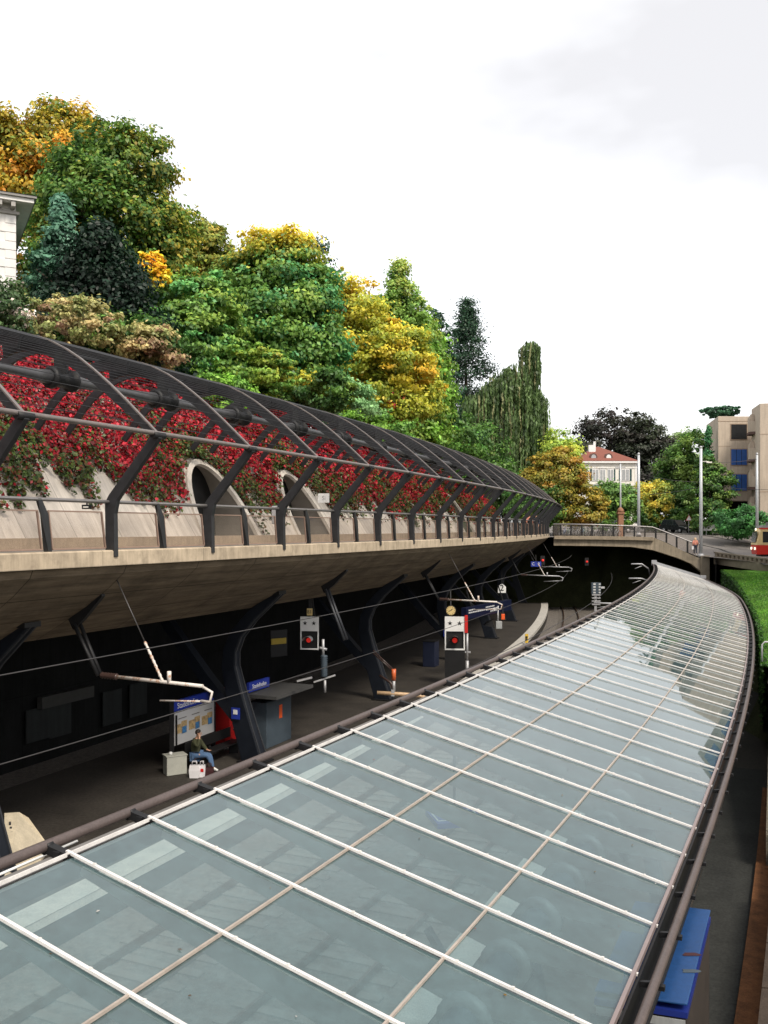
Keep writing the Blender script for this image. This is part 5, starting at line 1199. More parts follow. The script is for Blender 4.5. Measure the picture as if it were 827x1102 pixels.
# ================================================================== PLATFORM: columns carrying the deck
def ddir(t): return Vector((*nrm(t), 0)), Vector((*tng(t), 0))
def plate_box(t, pts, halfs, wid):            # closed plate in section plane: centre line pts (u,z), half depth, width along the track
    b = MB(); nn, a = ddir(t); k = len(pts); vs = []
    for i, (u, z) in enumerate(pts):
        u2, z2 = pts[min(i+1, k-1)]; u1, z1 = pts[max(0, i-1)]; dx, dz = u2-u1, z2-z1; l = math.hypot(dx, dz); ox, oz = -dz/l*halfs[i], dx/l*halfs[i]; w_ = wid[i]/2
        p, q = fd(t, u+ox, z+oz), fd(t, u-ox, z-oz); vs += [p-a*w_, p+a*w_, q+a*w_, q-a*w_]
    fs = [(4*i+j, 4*i+(j+1) % 4, 4*i+4+(j+1) % 4, 4*i+4+j) for i in range(k-1) for j in range(4)]+[(0, 1, 2, 3), (4*k-4, 4*k-1, 4*k-2, 4*k-3)]
    return b.add(vs, fs)
COLP = [(-10.0, -.05), (-10.42, 1.2), (-10.85, 2.6), (-11.02, 3.3), (-10.98, 3.9), (-10.7, 4.5), (-10.1, 5.15), (-9.0, 6.05)]
CH = [.40, .36, .31, .28, .25, .22, .19, .14]; CW = [.46, .44, .40, .38, .36, .34, .30, .26]
s_c = arc(tpx(275, -10.0)); col_ts = []
# bases seen in the photo
for px in (-2, 275, 414, 492, 529, 551, 563): col_ts.append(tpx(px, -10.0))
col_ts += [tat(arc(col_ts[0])-10.5)]
LB = ['inclined dark steel column at the lower corner of the frame', 'inclined dark steel column beside the red machine', 'inclined dark steel column behind the orange insulator', 'inclined dark steel column behind the large star signal', 'inclined dark steel column just past the star signal', 'inclined dark steel column below the number two sign', 'inclined dark steel column farthest along the platform', 'inclined dark steel column outside the frame']
for i, t in enumerate(col_ts):
    o = empty('platform_column', fd(t, -10, 0), LB[i], 'column', group='inclined columns carrying the walkway')
    wpart(plate_box(t, COLP, CH, CW), 'column_leg', 'column_steel', o, bevel=.03)
    nn, a = ddir(t)
    for s in (-1, 1):
        b = MB()
        for j in range(len(COLP)-1):
            for e in (.06,):
                def edge(jj):
                    u, z = COLP[jj]; u2, z2 = COLP[min(jj+1, 7)]; u1, z1 = COLP[max(0, jj-1)]; dx, dz = u2-u1, z2-z1; l = math.hypot(dx, dz); h = CH[jj]+.01
                    return fd(t, u+dz/l*h, z-dx/l*h)+a*s*(CW[jj]/2-.05)
                b.bar(edge(j), edge(j+1), .05, .05)
        wpart(b, 'edge_strip', 'column_edge', o)
    wpart(plate_box(t, [(-10.5, 1.3), (-12.0, 2.8), (-13.6, 4.6), (-14.2, 5.5)], [.18, .2, .2, .15], [.4, .4, .35, .3]), 'rear_strut', 'column_steel', o)
    b = MB(); b.box(fd(t, -9.15, 5.98), (.5, .5, .12), rz=headd(t)); wpart(b, 'head_plate', 'black_steel', o)
    b = MB(); b.box(fd(t, -10.0, .03), (1.05, .8, .06), rz=headd(t)); wpart(b, 'base_plate', 'black_steel', o)
    if i in (1, 3):
        p = fd(t, -10.62, 1.7)+a*-.30; b = MB(); b.box(p, (.34, .03, .40), rz=headd(t)); sp = wpart(b, 'small_sign', 'blue_sign', o)
        b = MB(); b.box(p-a*.02+Vector((0, 0, .05)), (.16, .03, .16), rz=headd(t)); wpart(b, 'pictogram', 'white_paint', sp)

# ================================================================== catenary supports hung from the deck
def catenary(label, px, u_arm=-5.1, z_arm=4.62, rust=True, stay=True, name='catenary_support', f=fd, drop=True, u0=-8.6):
    t = tpx(px, u0, f); o = empty(name, f(t, u0, 6.2), label, 'catenary support', group='catenary supports under the deck'); a = Vector((*tng(t), 0)); m = 'rust_white' if rust else 'galvanised'
    z0 = 6.28
    if drop:
        b = MB(); b.prism([f(t, u0+.55, z0+.42)-a*.03, f(t, u0-.45, z0-.30)-a*.03, f(t, u0-.3, z0-.55)-a*.03, f(t, u0+.05, z0-.25)-a*.03, f(t, u0+.6, z0+.30)-a*.03], a, .12); wpart(b, 'bracket', 'black_steel', o)
        b = MB()
        for s in (-.1, .1): b.tube([f(t, u0-.2, z0-.4)+a*s, f(t, u0+.5, z_arm+.05)+a*s*.5], .05, 6)
        wpart(b, 'drop_post', 'black_steel', o)
    p0, p1 = f(t, u0+.55, z_arm+.06), f(t, u_arm, z_arm)
    b = MB(); b.tube([p0.lerp(p1, .17*j/12) for j in range(13)], [.085 if j % 2 else .06 for j in range(13)], 8); wpart(b, 'insulator', 'ceramic_brown', o)
    b = MB(); b.tube([p0.lerp(p1, .17), p1], .042, 10); wpart(b, 'arm', m, o)
    e = p1+Vector((0, 0, -.02)); b = MB(); q = f(t, u_arm+.25, z_arm-.12); b.tube([e, q, f(t, u_arm+.2, z_arm-.34), f(t, u_arm-.05, z_arm-.34)], .034, 6); b.tube([f(t, u_arm+.1, z_arm-.34), f(t, u_arm-1.2, z_arm-.42)], .022, 6); wpart(b, 'steady_arm', m, o)
    if stay:
        k = p0.lerp(p1, .62); top = f(t, u0+1.0, z0+.75); md = k.lerp(top, .38)
        b = MB(); b.tube([top, md], .016, 5); wpart(b, 'stay_rod', 'wire', o)
        b = MB(); b.tube([k.lerp(top, j/18*.38) for j in range(19)], [.040 if j % 2 else .026 for j in range(19)], 8); wpart(b, 'stay_insulator', 'rust_white', o)
        b = MB(); k2 = k.lerp(p1, .16); b.tube([k2, k2+Vector((0, 0, .26))], .05, 8); wpart(b, 'clamp_post', m, o)
    return t
T1_ = catenary('rusty white catenary arm above the seated person', 90)
catenary('white catenary arm passing over the clock and departure board', 462, rust=True)
catenary('catenary arm in the dark past the number two sign', 553, rust=False)
catenary('farthest catenary arm in the dark below the bridge', 572, rust=False)
# second drop post (stay only)
t = tpx(357, -8.6); o = empty('drop_post', fd(t, -8.6, 6.2), 'slanting dark double post hanging from the deck between the signals', 'post'); a = Vector((*tng(t), 0))
b = MB(); b.prism([fd(t, -8.0, 6.75)-a*.05, fd(t, -9.05, 6.05)-a*.05, fd(t, -8.9, 5.75)-a*.05, fd(t, -8.5, 6.05)-a*.05, fd(t, -7.95, 6.6)-a*.05], a, .16); wpart(b, 'bracket', 'black_steel', o)
b = MB()
for s in (-.12, .12): b.tube([fd(t, -8.8, 5.9)+a*s, fd(t, -8.0, 4.0)+a*s], .055, 6)
wpart(b, 'double_tube', 'column_edge', o)
# low arm with orange insulator
t = tpx(425, -8.2); p = at(425, 745, fd(t, -8.2).y); o = empty('steady_arm', p, 'tan tube arm with orange insulator at the second column', 'catenary support'); a, nn = Vector((*tng(t), 0)), Vector((*nrm(t), 0))
k = p.y/FPX; V = lambda px, py, dy=0: at(px, py, p.y+dy)
b = MB(); b.tube([V(406, 745.5), V(432, 747), V(452, 748.5), V(460, 752)], .085, 8); wpart(b, 'tan_tube', 'tan_tube', o)
b = MB(); b.tube([V(424, 720), V(424, 732)], .10, 8); wpart(b, 'insulator', 'ceramic_orange', o)
b = MB(); b.tube([V(424, 731), V(424, 746)], .07, 8); b.bar(V(423, 742), V(423, 749), .14, .14); wpart(b, 'clamp', 'galvanised', o)
b = MB(); b.tube([V(402, 700, .4), V(424, 721)], .03, 6); b.tube([V(402, 703, .4), V(423, 722)], .03, 6); b.tube([V(409, 727, .4), V(421, 735), V(423, 741)], .05, 6); wpart(b, 'bracket_rods', 'ceramic_brown', o)
# hanging insulator and board behind the small signal
t = tpx(347, -8.4); Y = fd(t, -8.4).y; V = lambda px, py, dy=0: at(px, py, Y+dy); o = empty('hanging_insulator', V(348, 690), 'grey hanging insulator and tube beside the smaller star signal', 'insulator')
b = MB(); b.tube([V(348, 688), V(348, 706)], .05, 8); b.tube([V(344, 697), V(352, 699)], .05, 6); wpart(b, 'hanger', 'galvanised', o)
b = MB(); b.tube([V(349, 705+j*1.2) for j in range(20)], [.14 if j % 2 else .10 for j in range(20)], 8); wpart(b, 'insulator', 'booth_grey', o)
b = MB(); b.tube([V(350, 732), V(350, 745)], .05, 6); wpart(b, 'weight_rod', 'galvanised', o)
b = MB(); b.bar(V(338, 734), V(361, 726.5), .10, .05); b.bar(V(320, 733, .5), V(336, 729, .5), .12, .06); wpart(b, 'support_bar', 'galvanised', o)
# wires over the tracks
WL = ['upper messenger wire over the nearer platform track', 'contact wire over the track beside the dark platform', 'contact wire over the track under the canopy edge', 'upper messenger wire above the canopy edge track']
for (u, z, lab) in ((-4.9, 5.75, WL[0]), (-5.25, 4.15, WL[1]), (-1.35, 4.15, WL[2])):
    tag(swtube(u, z, .012, -6, 84, 70, k=5).build('overhead_wire', 'wire'), lab, 'wire', 'wires over the tracks')
# slack tail of the wire clamp near the lower corner
t = tpx(20, -1.6); p = fd(t, -1.35, 4.15); o = empty('wire_clamp', p, 'pale wire splice clamp on the contact wire at the lower edge', 'clamp'); a = Vector((*tng(t), 0))
b = MB(); b.tube([p-a*.9+Vector((0, 0, -.07)), p+a*.75+Vector((0, 0, -.05))], .018, 6); b.tube([p-a*.1+Vector((0, 0, .02)), p+a*.55+Vector((0, 0, .03))], .02, 6); wpart(b, 'splice', 'white_paint', o)

# ================================================================== signals
STAR = [(math.cos(math.pi/2+k*math.pi/5)*(1 if k % 2 == 0 else .42), math.sin(math.pi/2+k*math.pi/5)*(1 if k % 2 == 0 else .42)) for k in range(10)]
def flat(b, c, ax, up, nrm_, poly, d=.02): b.prism([c+ax*x+up*y for x, y in poly], nrm_, d)
def rect(x0, x1, y0, y1): return [(x0, y0), (x1, y0), (x1, y1), (x0, y1)]
def signal(label, px0, px1, py0, py1, Y, yaw, box=None, hang=None):
    W = (px1-px0)/FPX*Y; H = (py1-py0)/FPX*Y; c = at((px0+px1)/2, py1, Y); o = empty('star_signal', c, label, 'signal', group='star signals over the platform edge')
    ax = Vector((math.cos(yaw), math.sin(yaw), 0)); up = Vector((0, 0, 1)); n = Vector((ax.y, -ax.x, 0))
    b = MB(); flat(b, c, ax, up, n, rect(-W/2, W/2, H*.60, H), .05); pl = wpart(b, 'star_plate', 'white_paint', o)
    b = MB()
    for s in (-.24, .24): flat(b, c+n*.05, ax, up, n, [(s*W+x*W*.13, H*.80+y*W*.13) for x, y in STAR], .008)
    wpart(b, 'stars', 'black_paint', pl)
    b = MB(); w_ = W*.06
    for q in (rect(-W/2, W/2, 0, w_*1.2), rect(-W/2, -W/2+w_, w_*1.2, H*.6), rect(W/2-w_, W/2, w_*1.2, H*.6), rect(-W/2+w_, W/2-w_, H*.56, H*.6)): flat(b, c, ax, up, n, q, .05)
    wpart(b, 'frame', 'white_paint', o)
    b = MB(); flat(b, c-n*.25, ax, up, n, rect(-W/2+w_, W/2-w_, w_*1.2, H*.56), .2); wpart(b, 'screen', 'black_paint', o)
    lc = c+up*H*.30+n*.02
    b = MB(); M = Matrix((ax, n, up)).transposed(); r = W*.13
    b.lathe(lc, [(r*1.4, 0), (r*1.4, .16)], 14, axis='y', M=M); wpart(b, 'lamp_housing', 'black_steel', o)
    b = MB(); b.lathe(lc, [(r, .15), (r, .19), (r*.3, .22)], 14, axis='y', M=M); wpart(b, 'red_lens', 'red_lamp', o)
    b = MB(); vs = []; kk = 9
    for j in range(kk): a_ = math.pi*j/(kk-1); vs += [lc+ax*math.cos(a_)*r*1.6+up*math.sin(a_)*r*1.7+n*.05, lc+ax*math.cos(a_)*r*2.0+up*math.sin(a_)*r*1.9+n*.55]
    b.add(vs, [(2*j, 2*j+1, 2*j+3, 2*j+2) for j in range(kk-1)]); wpart(b, 'hood', 'poster_tan' if False else 'grey_panel' if hang else 'brown_pipe', o)
    if box: b = MB(); flat(b, c-n*.4, ax, up, n, rect(-W/2, W/2, -box, -.02), .42); wpart(b, 'cabinet', 'booth_grey' if False else 'black_steel', o)
    if hang: b = MB(); b.bar(c+up*H-n*.1, c+up*(H+hang)-n*.1, .12, .12); b.bar(c+ax*W*.35+up*H*.5-n*.1, c+up*(H+hang)-n*.1, .07, .07); wpart(b, 'hanger', 'black_steel', o)
    return c, W, H, ax, up, n, o
c, W, H, ax, up, n, o = signal('smaller white star signal hanging below the small number plate', 323.5, 343.5, 663.5, 699, 37.5, R(-8), hang=1.3)
p = at(333.5, 658.5, 37.4); b = MB(); b.box(p, (.22, .05, .28), rz=R(-8)); sg = b.build('number_plate_sign', 'clock_face'); tag(sg, 'small cream plate above the smaller star signal', 'sign')
text_part('81', .2, 'black_paint', sg, (p+n*.03), (R(90), 0, R(-8)))
for ch in sg.children: ch.location = p+Vector((n.x, n.y, 0))*.03
c, W, H, ax, up, n, o = signal('larger white star signal standing on the platform by the clock', 479, 500.5, 663.5, 699.5, 48.5, R(-6), box=1.45)
b = MB(); b.box(c+ax*(W/2+.07)+up*H*.78-n*.05, (.16, .3, .9), rz=R(-6)); wpart(b, 'red_side_panel', 'red_paint', o)
b = MB(); b.tube([c+ax*(W/2+.12)+up*H*.5, c+ax*(W/2+.12)-up*.6], .06, 8); b.tube([c+ax*(W/2+.12)-up*.55, c+ax*(W/2+.12)-up*1.4], .09, 8); b.bar(c+ax*(W/2)-up*.1, c+ax*(W/2+.3)-up*.1, .08, .08); wpart(b, 'cable_post', 'galvanised', o)
# clock
p = at(485.5, 657, 49.); ck = empty('station_clock', p, 'round cream station clock above the larger star signal', 'clock'); M = Matrix.Rotation(R(-6), 3, 'Z'); r = 5/FPX*49
b = MB(); b.lathe(p, [(r*1.08, .10), (r*1.1, -.02), (r*1.05, -.05)], 24, axis='y', M=M); wpart(b, 'case', 'black_steel', ck)
b = MB(); b.lathe(p, [(r*.98, -.05), (r*.98, -.062)], 24, axis='y', M=M); fc = wpart(b, 'dial', 'clock_face', ck)
b = MB(); d = M @ Vector((0, -.07, 0)); ax = M @ Vector((1, 0, 0))
b.bar(p+d, p+d+ax*r*.35+Vector((0, 0, r*.4)), .035, .01, up=(0, 1, 0)); b.bar(p+d, p+d-ax*r*.5+Vector((0, 0, -r*.15)), .03, .01, up=(0, 1, 0))
for k in range(12): a_ = k*math.pi/6; q = p+d+ax*math.cos(a_)*r*.82+Vector((0, 0, math.sin(a_)*r*.82)); b.box(q, (.03, .012, .03))
wpart(b, 'hands', 'black_paint', fc)
b = MB(); b.bar(p+Vector((0, .06, r)), p+Vector((0, .3, r+.75)), .06, .06); wpart(b, 'hanger', 'black_steel', ck)
# departure board
Y = 50.; p, q = at(499.5, 655, Y), at(548, 655.5, Y+6); db = empty('departure_board', p.lerp(q, .5), 'blue black hanging departure board beneath the white arm', 'departure board')
ang = math.atan2(q.y-p.y, q.x-p.x); W = (q-p).length; c = p.lerp(q, .5)
b = MB(); b.box(c, (W, .3, .62), rz=ang); wpart(b, 'board', mat('board_blue', (.006, .009, .03), .35, 0, .1, 2.), db)
ax = Vector((math.cos(ang), math.sin(ang), 0)); n = Vector((ax.y, -ax.x, 0)); b = MB()
rd = random.Random(3)
for row, x0, x1 in ((.13, -.46, -.36), (.02, -.46, -.12), (.0, -.10, .14), (.12, -.10, .06), (-.1, .0, .2)):
    x = x0
    while x < x1: w_ = rd.uniform(.02, .05); b.box(c+ax*(x+w_/2)*W+n*.152+Vector((0, 0, row*1.2)), (w_*W*.8, .01, .07), rz=ang); x += w_
wpart(b, 'text_rows', 'poster_white', db)
for s in (-.35, .35): b = MB(); b.bar(c+ax*s*W+Vector((0, 0, .3)), c+ax*s*W-n*.3+Vector((0, 0, 1.2)), .06, .06); wpart(b, 'hanger', 'black_steel', db)
# white loudspeaker unit on rod, orange box, yellow sign, number sign, sector sign
Y = 54; V = lambda px, py, dy=0: at(px, py, Y+dy)
o = empty('hanging_unit', V(536, 668), 'pale grey box hanging on a rod past the star signal', 'box'); b = MB(); b.box(V(537, 672.5), (.36, .3, .44)); wpart(b, 'housing', 'grey_panel', o, bevel=.03)
b = MB(); b.tube([V(536, 652), V(536, 668)], .05, 6); wpart(b, 'rod', 'poster_white', o); b = MB(); b.prism([V(530, 668), V(533, 676), V(522, 673), V(524, 670)], (0, 1, 0), .5); wpart(b, 'dark_housing', 'black_steel', o)
o = empty('orange_box', V(541.5, 663.5), 'small orange box fixed in the dark beside the pale hanging unit', 'box'); b = MB(); b.box(V(541.5, 663.7), (.20, .15, .32)); wpart(b, 'housing', 'orange_paint', o, bevel=.02); b = MB(); b.bar(V(541.5, 662), V(541.5, 645, 1.), .04, .04); wpart(b, 'hanger', 'black_steel', o)
Y = 68.; o = empty('number_sign', V(540, 633), 'white hexagonal topped sign reading 2 hanging in the dark', 'sign'); k = Y/FPX
b = MB(); b.prism([V(536.2, 638), V(544.6, 638), V(544.8, 631.5), V(540.5, 627.8), (V(536.2, 631.5))], (0, 1, 0), .12); sp = wpart(b, 'sign_plate', 'white_paint', o)
text_part('2', .62, 'black_paint', sp, inv(o) @ (V(540.4, 632.8)+Vector((0, -.03, 0))), (R(90), 0, 0))
b = MB(); b.bar(V(540.4, 628.5), V(540.4, 614, .5), .05, .05); wpart(b, 'hanger', 'black_steel', o)
Y = 82.; V = lambda px, py, dy=0: at(px, py, Y+dy); o = empty('sector_sign', V(577, 607), 'blue hanging sign with letter C and figure 2 in the dark', 'sign')
b = MB(); b.box(V(577, 607), (11*Y/FPX, .15, 5.4*Y/FPX)); sp = wpart(b, 'sign_panel', 'blue_sign', o)
for s, px in (('C', 574), ('2', 580)): text_part(s, .36, 'white_paint', sp, inv(o) @ (V(px, 607)+Vector((0, -.085, 0))), (R(90), 0, 0))
b = MB(); b.bar(V(577, 604.5), V(577, 597, .3), .05, .05); wpart(b, 'hanger', 'black_steel', o)
p = at(567, 692, 66); o = empty('yellow_sign_post', p, 'small yellow sign post on the far platform floor', 'sign'); b = MB(); b.box(at(567, 687, 66), (.22, .12, .62)); wpart(b, 'sign_plate', 'yellow_paint', o); b = MB(); b.bar(at(567, 692.5, 66), at(567, 690, 66), .06, .06); b.box(at(567, 685.5, 65.9), (.14, .05, .1)); b.box(at(567, 688, 65.9), (.14, .05, .1)); wpart(b, 'marking', 'black_paint', o)
# mast signal in front of the tunnel and two arms on the far side
Y = 84.; o = empty('track_signal', V(641, 660), 'grey lattice signal mast standing between the tracks at the tunnel', 'signal')
b = MB(); b.bar(V(641, 672), V(641, 627), .22, .22); wpart(b, 'mast', 'galvanised', o)
b = MB(); b.box(V(641.5, 633), (.85, .35, 1.0)); wpart(b, 'signal_head', 'booth_grey', o); 
for k in range(4): b = MB(); b.box(V(639.5, 628.5+k*3), (.22, .4, .14)); wpart(b, 'lamp', 'poster_white', o); b = MB(); b.box(V(645, 628.5+k*3), (.16, .4, .14)); wpart(b, 'lamp', 'poster_white', o)
b = MB(); b.box(V(648.5, 632.3), (.35, .3, .16)); wpart(b, 'side_lamp', 'poster_white', o)
for k in range(4): b = MB(); b.box(V(641.5, 640+k*3.4), (.75, .4, .12)); wpart(b, 'rung', 'galvanised', o)
for i, (x0, y0, x1, y1, x2, y2) in enumerate(((679.5, 607, 691, 607, 698, 612), (677, 622.5, 690, 622.5, 698, 625), (639, 649, 660, 649.5, 665, 651))):
    Y = 88 if i < 2 else 80; o = empty('catenary_bracket', V(x0, y0), ['upper pale catenary arm close to the canopy end', 'lower pale catenary arm close to the canopy end', 'pale tube arm crossing the tunnel signal mast'][i], 'catenary support')
    b = MB(); b.tube([V(x0, y0), V(x1, y1), V(x2, y2)], .07, 8); wpart(b, 'arm', 'galvanised', o); b = MB(); b.tube([V(x0+4, y0+5), V(x1, y1+2)], .035, 6); wpart(b, 'steady_arm', 'galvanised', o)
    b = MB(); b.tube([V(x2, y2), V(x2+1.5, y2+6), V(x2+1.5, y2+22)], .07, 6); wpart(b, 'post', 'black_steel', o)
for i, (px, py, m) in enumerate(((632, 604.5, 'red_lamp'), (584.5, 603, 'red_lamp'))):
    p = at(px, py, 97 if i == 0 else 84); b = MB(); b.lathe(p, [(.11, -.1), (.11, .02), (.05, .05)], 10, axis='y', M=Matrix.Rotation(math.pi, 3, 'Z')); o = empty('tunnel_signal', p, ['small red signal light deep in the tunnel', 'small red light near the blue sector sign'][i], 'signal'); wpart(b, 'lens', m, o)
    b = MB(); b.box(p+Vector((0, .2, 0)), (.4, .2, .8)); wpart(b, 'backplate', 'black_steel', o)

# ================================================================== platform furniture
def board(label, px0, px1, pyb0, pyb1, ptop0, ptop1, Y0, name='poster_board'):
    p, q = at(px0, pyb0, Y0), None
    return p
t0, t1 = tpx(186, -12.0), tpx(229.5, -12.0)
P0, P1 = fd(t0, -12.0), fd(t1, -12.0); zb_, zt_ = zpx(803, P0.y), zpx(767, P0.y)
d = (P1-P0); W = d.length; ang = math.atan2(d.y, d.x); ax = d.normalized(); n = Vector((ax.y, -ax.x, 0)); c = P0.lerp(P1, .5)
pb = empty('poster_board', c, 'large lit poster board with blue station name header behind the bench', 'poster board')
b = MB(); b.box(c+Vector((0, 0, (zb_+zt_)/2)), (W, .10, zt_-zb_), rz=ang); fc = wpart(b, 'poster', 'poster_white', pb)
hh = (zt_-zb_)
for k in range(3):
    x0 = -.5+.04+.32*k
    b = MB(); b.box(c+ax*(x0+.06)*W+n*.055+Vector((0, 0, zb_+hh*.47)), (.13*W, .012, hh*.28), rz=ang); wpart(b, 'photo_panel', 'poster_tan', fc)
    b = MB(); b.box(c+ax*(x0+.20)*W+n*.055+Vector((0, 0, zb_+hh*.49)), (.13*W, .012, hh*.36), rz=ang); wpart(b, 'photo_panel', 'poster_tan', fc)
    b = MB(); b.box(c+ax*(x0+.20)*W+n*.063+Vector((0, 0, zb_+hh*.40)), (.10*W, .012, hh*.20), rz=ang); wpart(b, 'photo_patch', 'poster_blue', fc)
    b = MB(); b.box(c+ax*(x0+.16)*W+n*.055+Vector((0, 0, zb_+hh*.77)), (.19*W, .012, .03), rz=ang); wpart(b, 'caption_line', 'gutter', fc)
b = MB(); b.box(c+Vector((0, 0, zt_+.20)), (W+.02, .14, .34), rz=ang); hdr = wpart(b, 'header', 'blue_sign', pb)
text_part('Stadelhofen', .27, 'white_paint', hdr, inv(pb) @ (c-ax*W*.18+n*.075+Vector((0, 0, zt_+.19))), (R(90), 0, ang))
for s in (-.5, .5): b = MB(); b.bar(c+ax*W*s*1.03+Vector((0, 0, 0)), c+ax*W*s*1.03+Vector((0, 0, zt_+.4)), .12, .14); wpart(b, 'post', 'black_steel', pb)
b = MB(); b.bar(c-ax*W*.46+n*.09+Vector((0, 0, zb_)), c-ax*W*.46+n*.09+Vector((0, 0, zt_-.1)), .05, .05); wpart(b, 'clamp_tube', 'black_steel', pb)
# bench
cB = fd((t0+t1)/2+.4, -11.35); bn = empty('platform_bench', cB, 'dark bench with pale tube armrest below the poster board', 'bench')
b = MB(); b.box(cB+Vector((0, 0, .43)), (2.9, .48, .06), rz=ang); wpart(b, 'seat', 'black_steel', bn, bevel=.015)
b = MB(); b.box(cB-n*.30+Vector((0, 0, .72)), (2.9, .05, .36), rz=ang); wpart(b, 'backrest', 'black_steel', bn, bevel=.015)
for s in (-1.2, 1.2): b = MB(); b.bar(cB+ax*s, cB+ax*s+Vector((0, 0, .42)), .08, .35); wpart(b, 'leg', 'black_steel', bn)
b = MB(); pA = cB+ax*1.52; b.tube([pA-n*.2+Vector((0, 0, .80)), pA+n*.15+Vector((0, 0, .82)), pA+n*.28+Vector((0, 0, .72)), pA+n*.28], .05, 8); wpart(b, 'armrest', 'bin_grey', bn)
# grey bin
p = at(187, 834.5, 30.9); p.z = 0; bi = empty('litter_bin', p, 'squat pale grey bin box with a can on its lid', 'bin')
b = MB(); b.box(p+Vector((0, .2, .32)), (.68, .45, .62), rz=ang*.45); wpart(b, 'box', 'bin_grey', bi, bevel=.015); b = MB(); b.box(p+Vector((0, .2, .645)), (.72, .49, .03), rz=ang*.45); wpart(b, 'lid', 'bin_grey', bi)
b = MB(); b.lathe(p+Vector((-.12, .1, .66)), [(.06, 0), (.065, .07), (.03, .1)], 10); tag(b.build('crushed_can', 'white_paint'), 'white crumpled can lying on the grey bin', 'can')
# red vending machine
t = tpx(247, -12.2); p = fd(t, -12.2); vm = empty('vending_machine', p, 'tall red vending machine half hidden by the inclined column', 'vending machine'); h = headd(t)
b = MB(); b.box(p+Vector((0, 0, 1.08)), (.85, 1.25, 2.06), rz=h); wpart(b, 'cabinet', 'dark_red_paint', vm, bevel=.02)
nn, a = ddir(t); b = MB(); b.box(p+nn*.43+a*.45+Vector((0, 0, .75)), (.02, .30, 1.3), rz=h); wpart(b, 'lit_panel', 'red_paint', vm); b = MB(); b.box(p+nn*.43-a*.2+Vector((0, 0, 1.3)), (.02, .7, .9), rz=h); wpart(b, 'display', 'dark_red_paint', vm); b = MB(); b.box(p+Vector((0, 0, .03)), (.95, 1.4, .06), rz=h); wpart(b, 'plinth', 'grey_panel', vm)
# ticket shelter
t = tpx(291, -10.9); p = fd(t, -10.9); sh = empty('platform_booth', p, 'blue grey platform booth with flat projecting roof and orange sticker', 'booth'); h = headd(t); nn, a = ddir(t)
b = MB(); b.box(p+Vector((0, 0, .86)), (.8, 1.9, 1.72), rz=h); wpart(b, 'cabinet', 'booth_grey', sh, bevel=.02)
b = MB(); b.box(p+nn*.25-a*.0+Vector((0, 0, 2.02)), (1.7, 2.9, .12), rz=h); wpart(b, 'roof', mat('roof_dim', (.05, .05, .05), .7, 0, .2, 3.), sh)
b = MB()
for s in (-.8, .8): b.bar(p+a*s+Vector((0, 0, 1.7)), p+a*s+Vector((0, 0, 2.0)), .08, .08)
wpart(b, 'roof_post', 'black_steel', sh)
b = MB(); b.box(p+nn*.405+a*.1+Vector((0, 0, 1.22)), (.012, .22, .5), rz=h); wpart(b, 'sticker', 'orange_paint', sh)
b = MB(); q = p-nn*.2-a*.55+Vector((0, 0, 2.30)); b.box(q, (.10, 1.5, .36), rz=h); sp = wpart(b, 'name_sign', 'blue_sign', sh); text_part('Stadelhofen', .22, 'white_paint', sp, inv(sh) @ (q+nn*.056), (R(90), 0, h+R(90)))
# more dark cabinets
for i, (px, py, Y, w_, hh_) in enumerate(((464, 716, 55.5, .75, 1.5), (468, 640, 62, .9, .9))):
    if i: continue
    p = at(px, py, Y); p.z = 0; o = empty('equipment_cabinet', p, 'dark blue cabinet standing behind the larger star signal', 'cabinet'); b = MB(); b.box(p+Vector((0, 0, hh_/2)), (w_, .9, hh_), rz=R(-20)); wpart(b, 'cabinet', mat('cab_blue', (.012, .017, .04), .5, 0, .15, 2.), o, bevel=.03); b = MB(); b.box(p+Vector((0, 0, hh_+.02)), (w_+.06, .96, .04), rz=R(-20)); wpart(b, 'top', 'black_steel', o)
p = at(300, 690, 42); o = empty('yellow_timetable', p, 'dim yellow timetable poster in the dark behind the booth', 'timetable'); b = MB(); b.box(p, (.8, .06, .26), rz=R(40)); wpart(b, 'sheet', 'yellow_dim', o); b = MB(); b.box(p+Vector((0, .06, -.1)), (.9, .05, 1.2), rz=R(40)); wpart(b, 'panel', 'black_steel', o)
# pale concrete stair head at the lower left corner
p = at(22, 905, 24.6); sc = empty('stair_parapet', (p.x, p.y, 0), 'pale concrete stair parapet with ribbed cheek at the lower corner', 'parapet')
Q = [hit(5, 875, .95), hit(21, 874, .95), hit(31, 880, .8), hit(54, 912, .05), hit(30, 945, .05), hit(5, 950, .05)]
b = MB(); b.add([*Q, *[Vector((q.x, q.y, -.02)) for q in Q]], [(0, 1, 2, 3, 4, 5)]+[(i, (i+1) % 6, 6+(i+1) % 6, 6+i) for i in range(6)]); wpart(b, 'parapet', 'concrete_pale', sc)
for k in range(10): b = MB(); b.box(hit(11+k*.9, 886+k*4.6, .80-k*.07), (.05, .16, .05), rz=.4); wpart(b, 'rib', 'column_edge', sc)
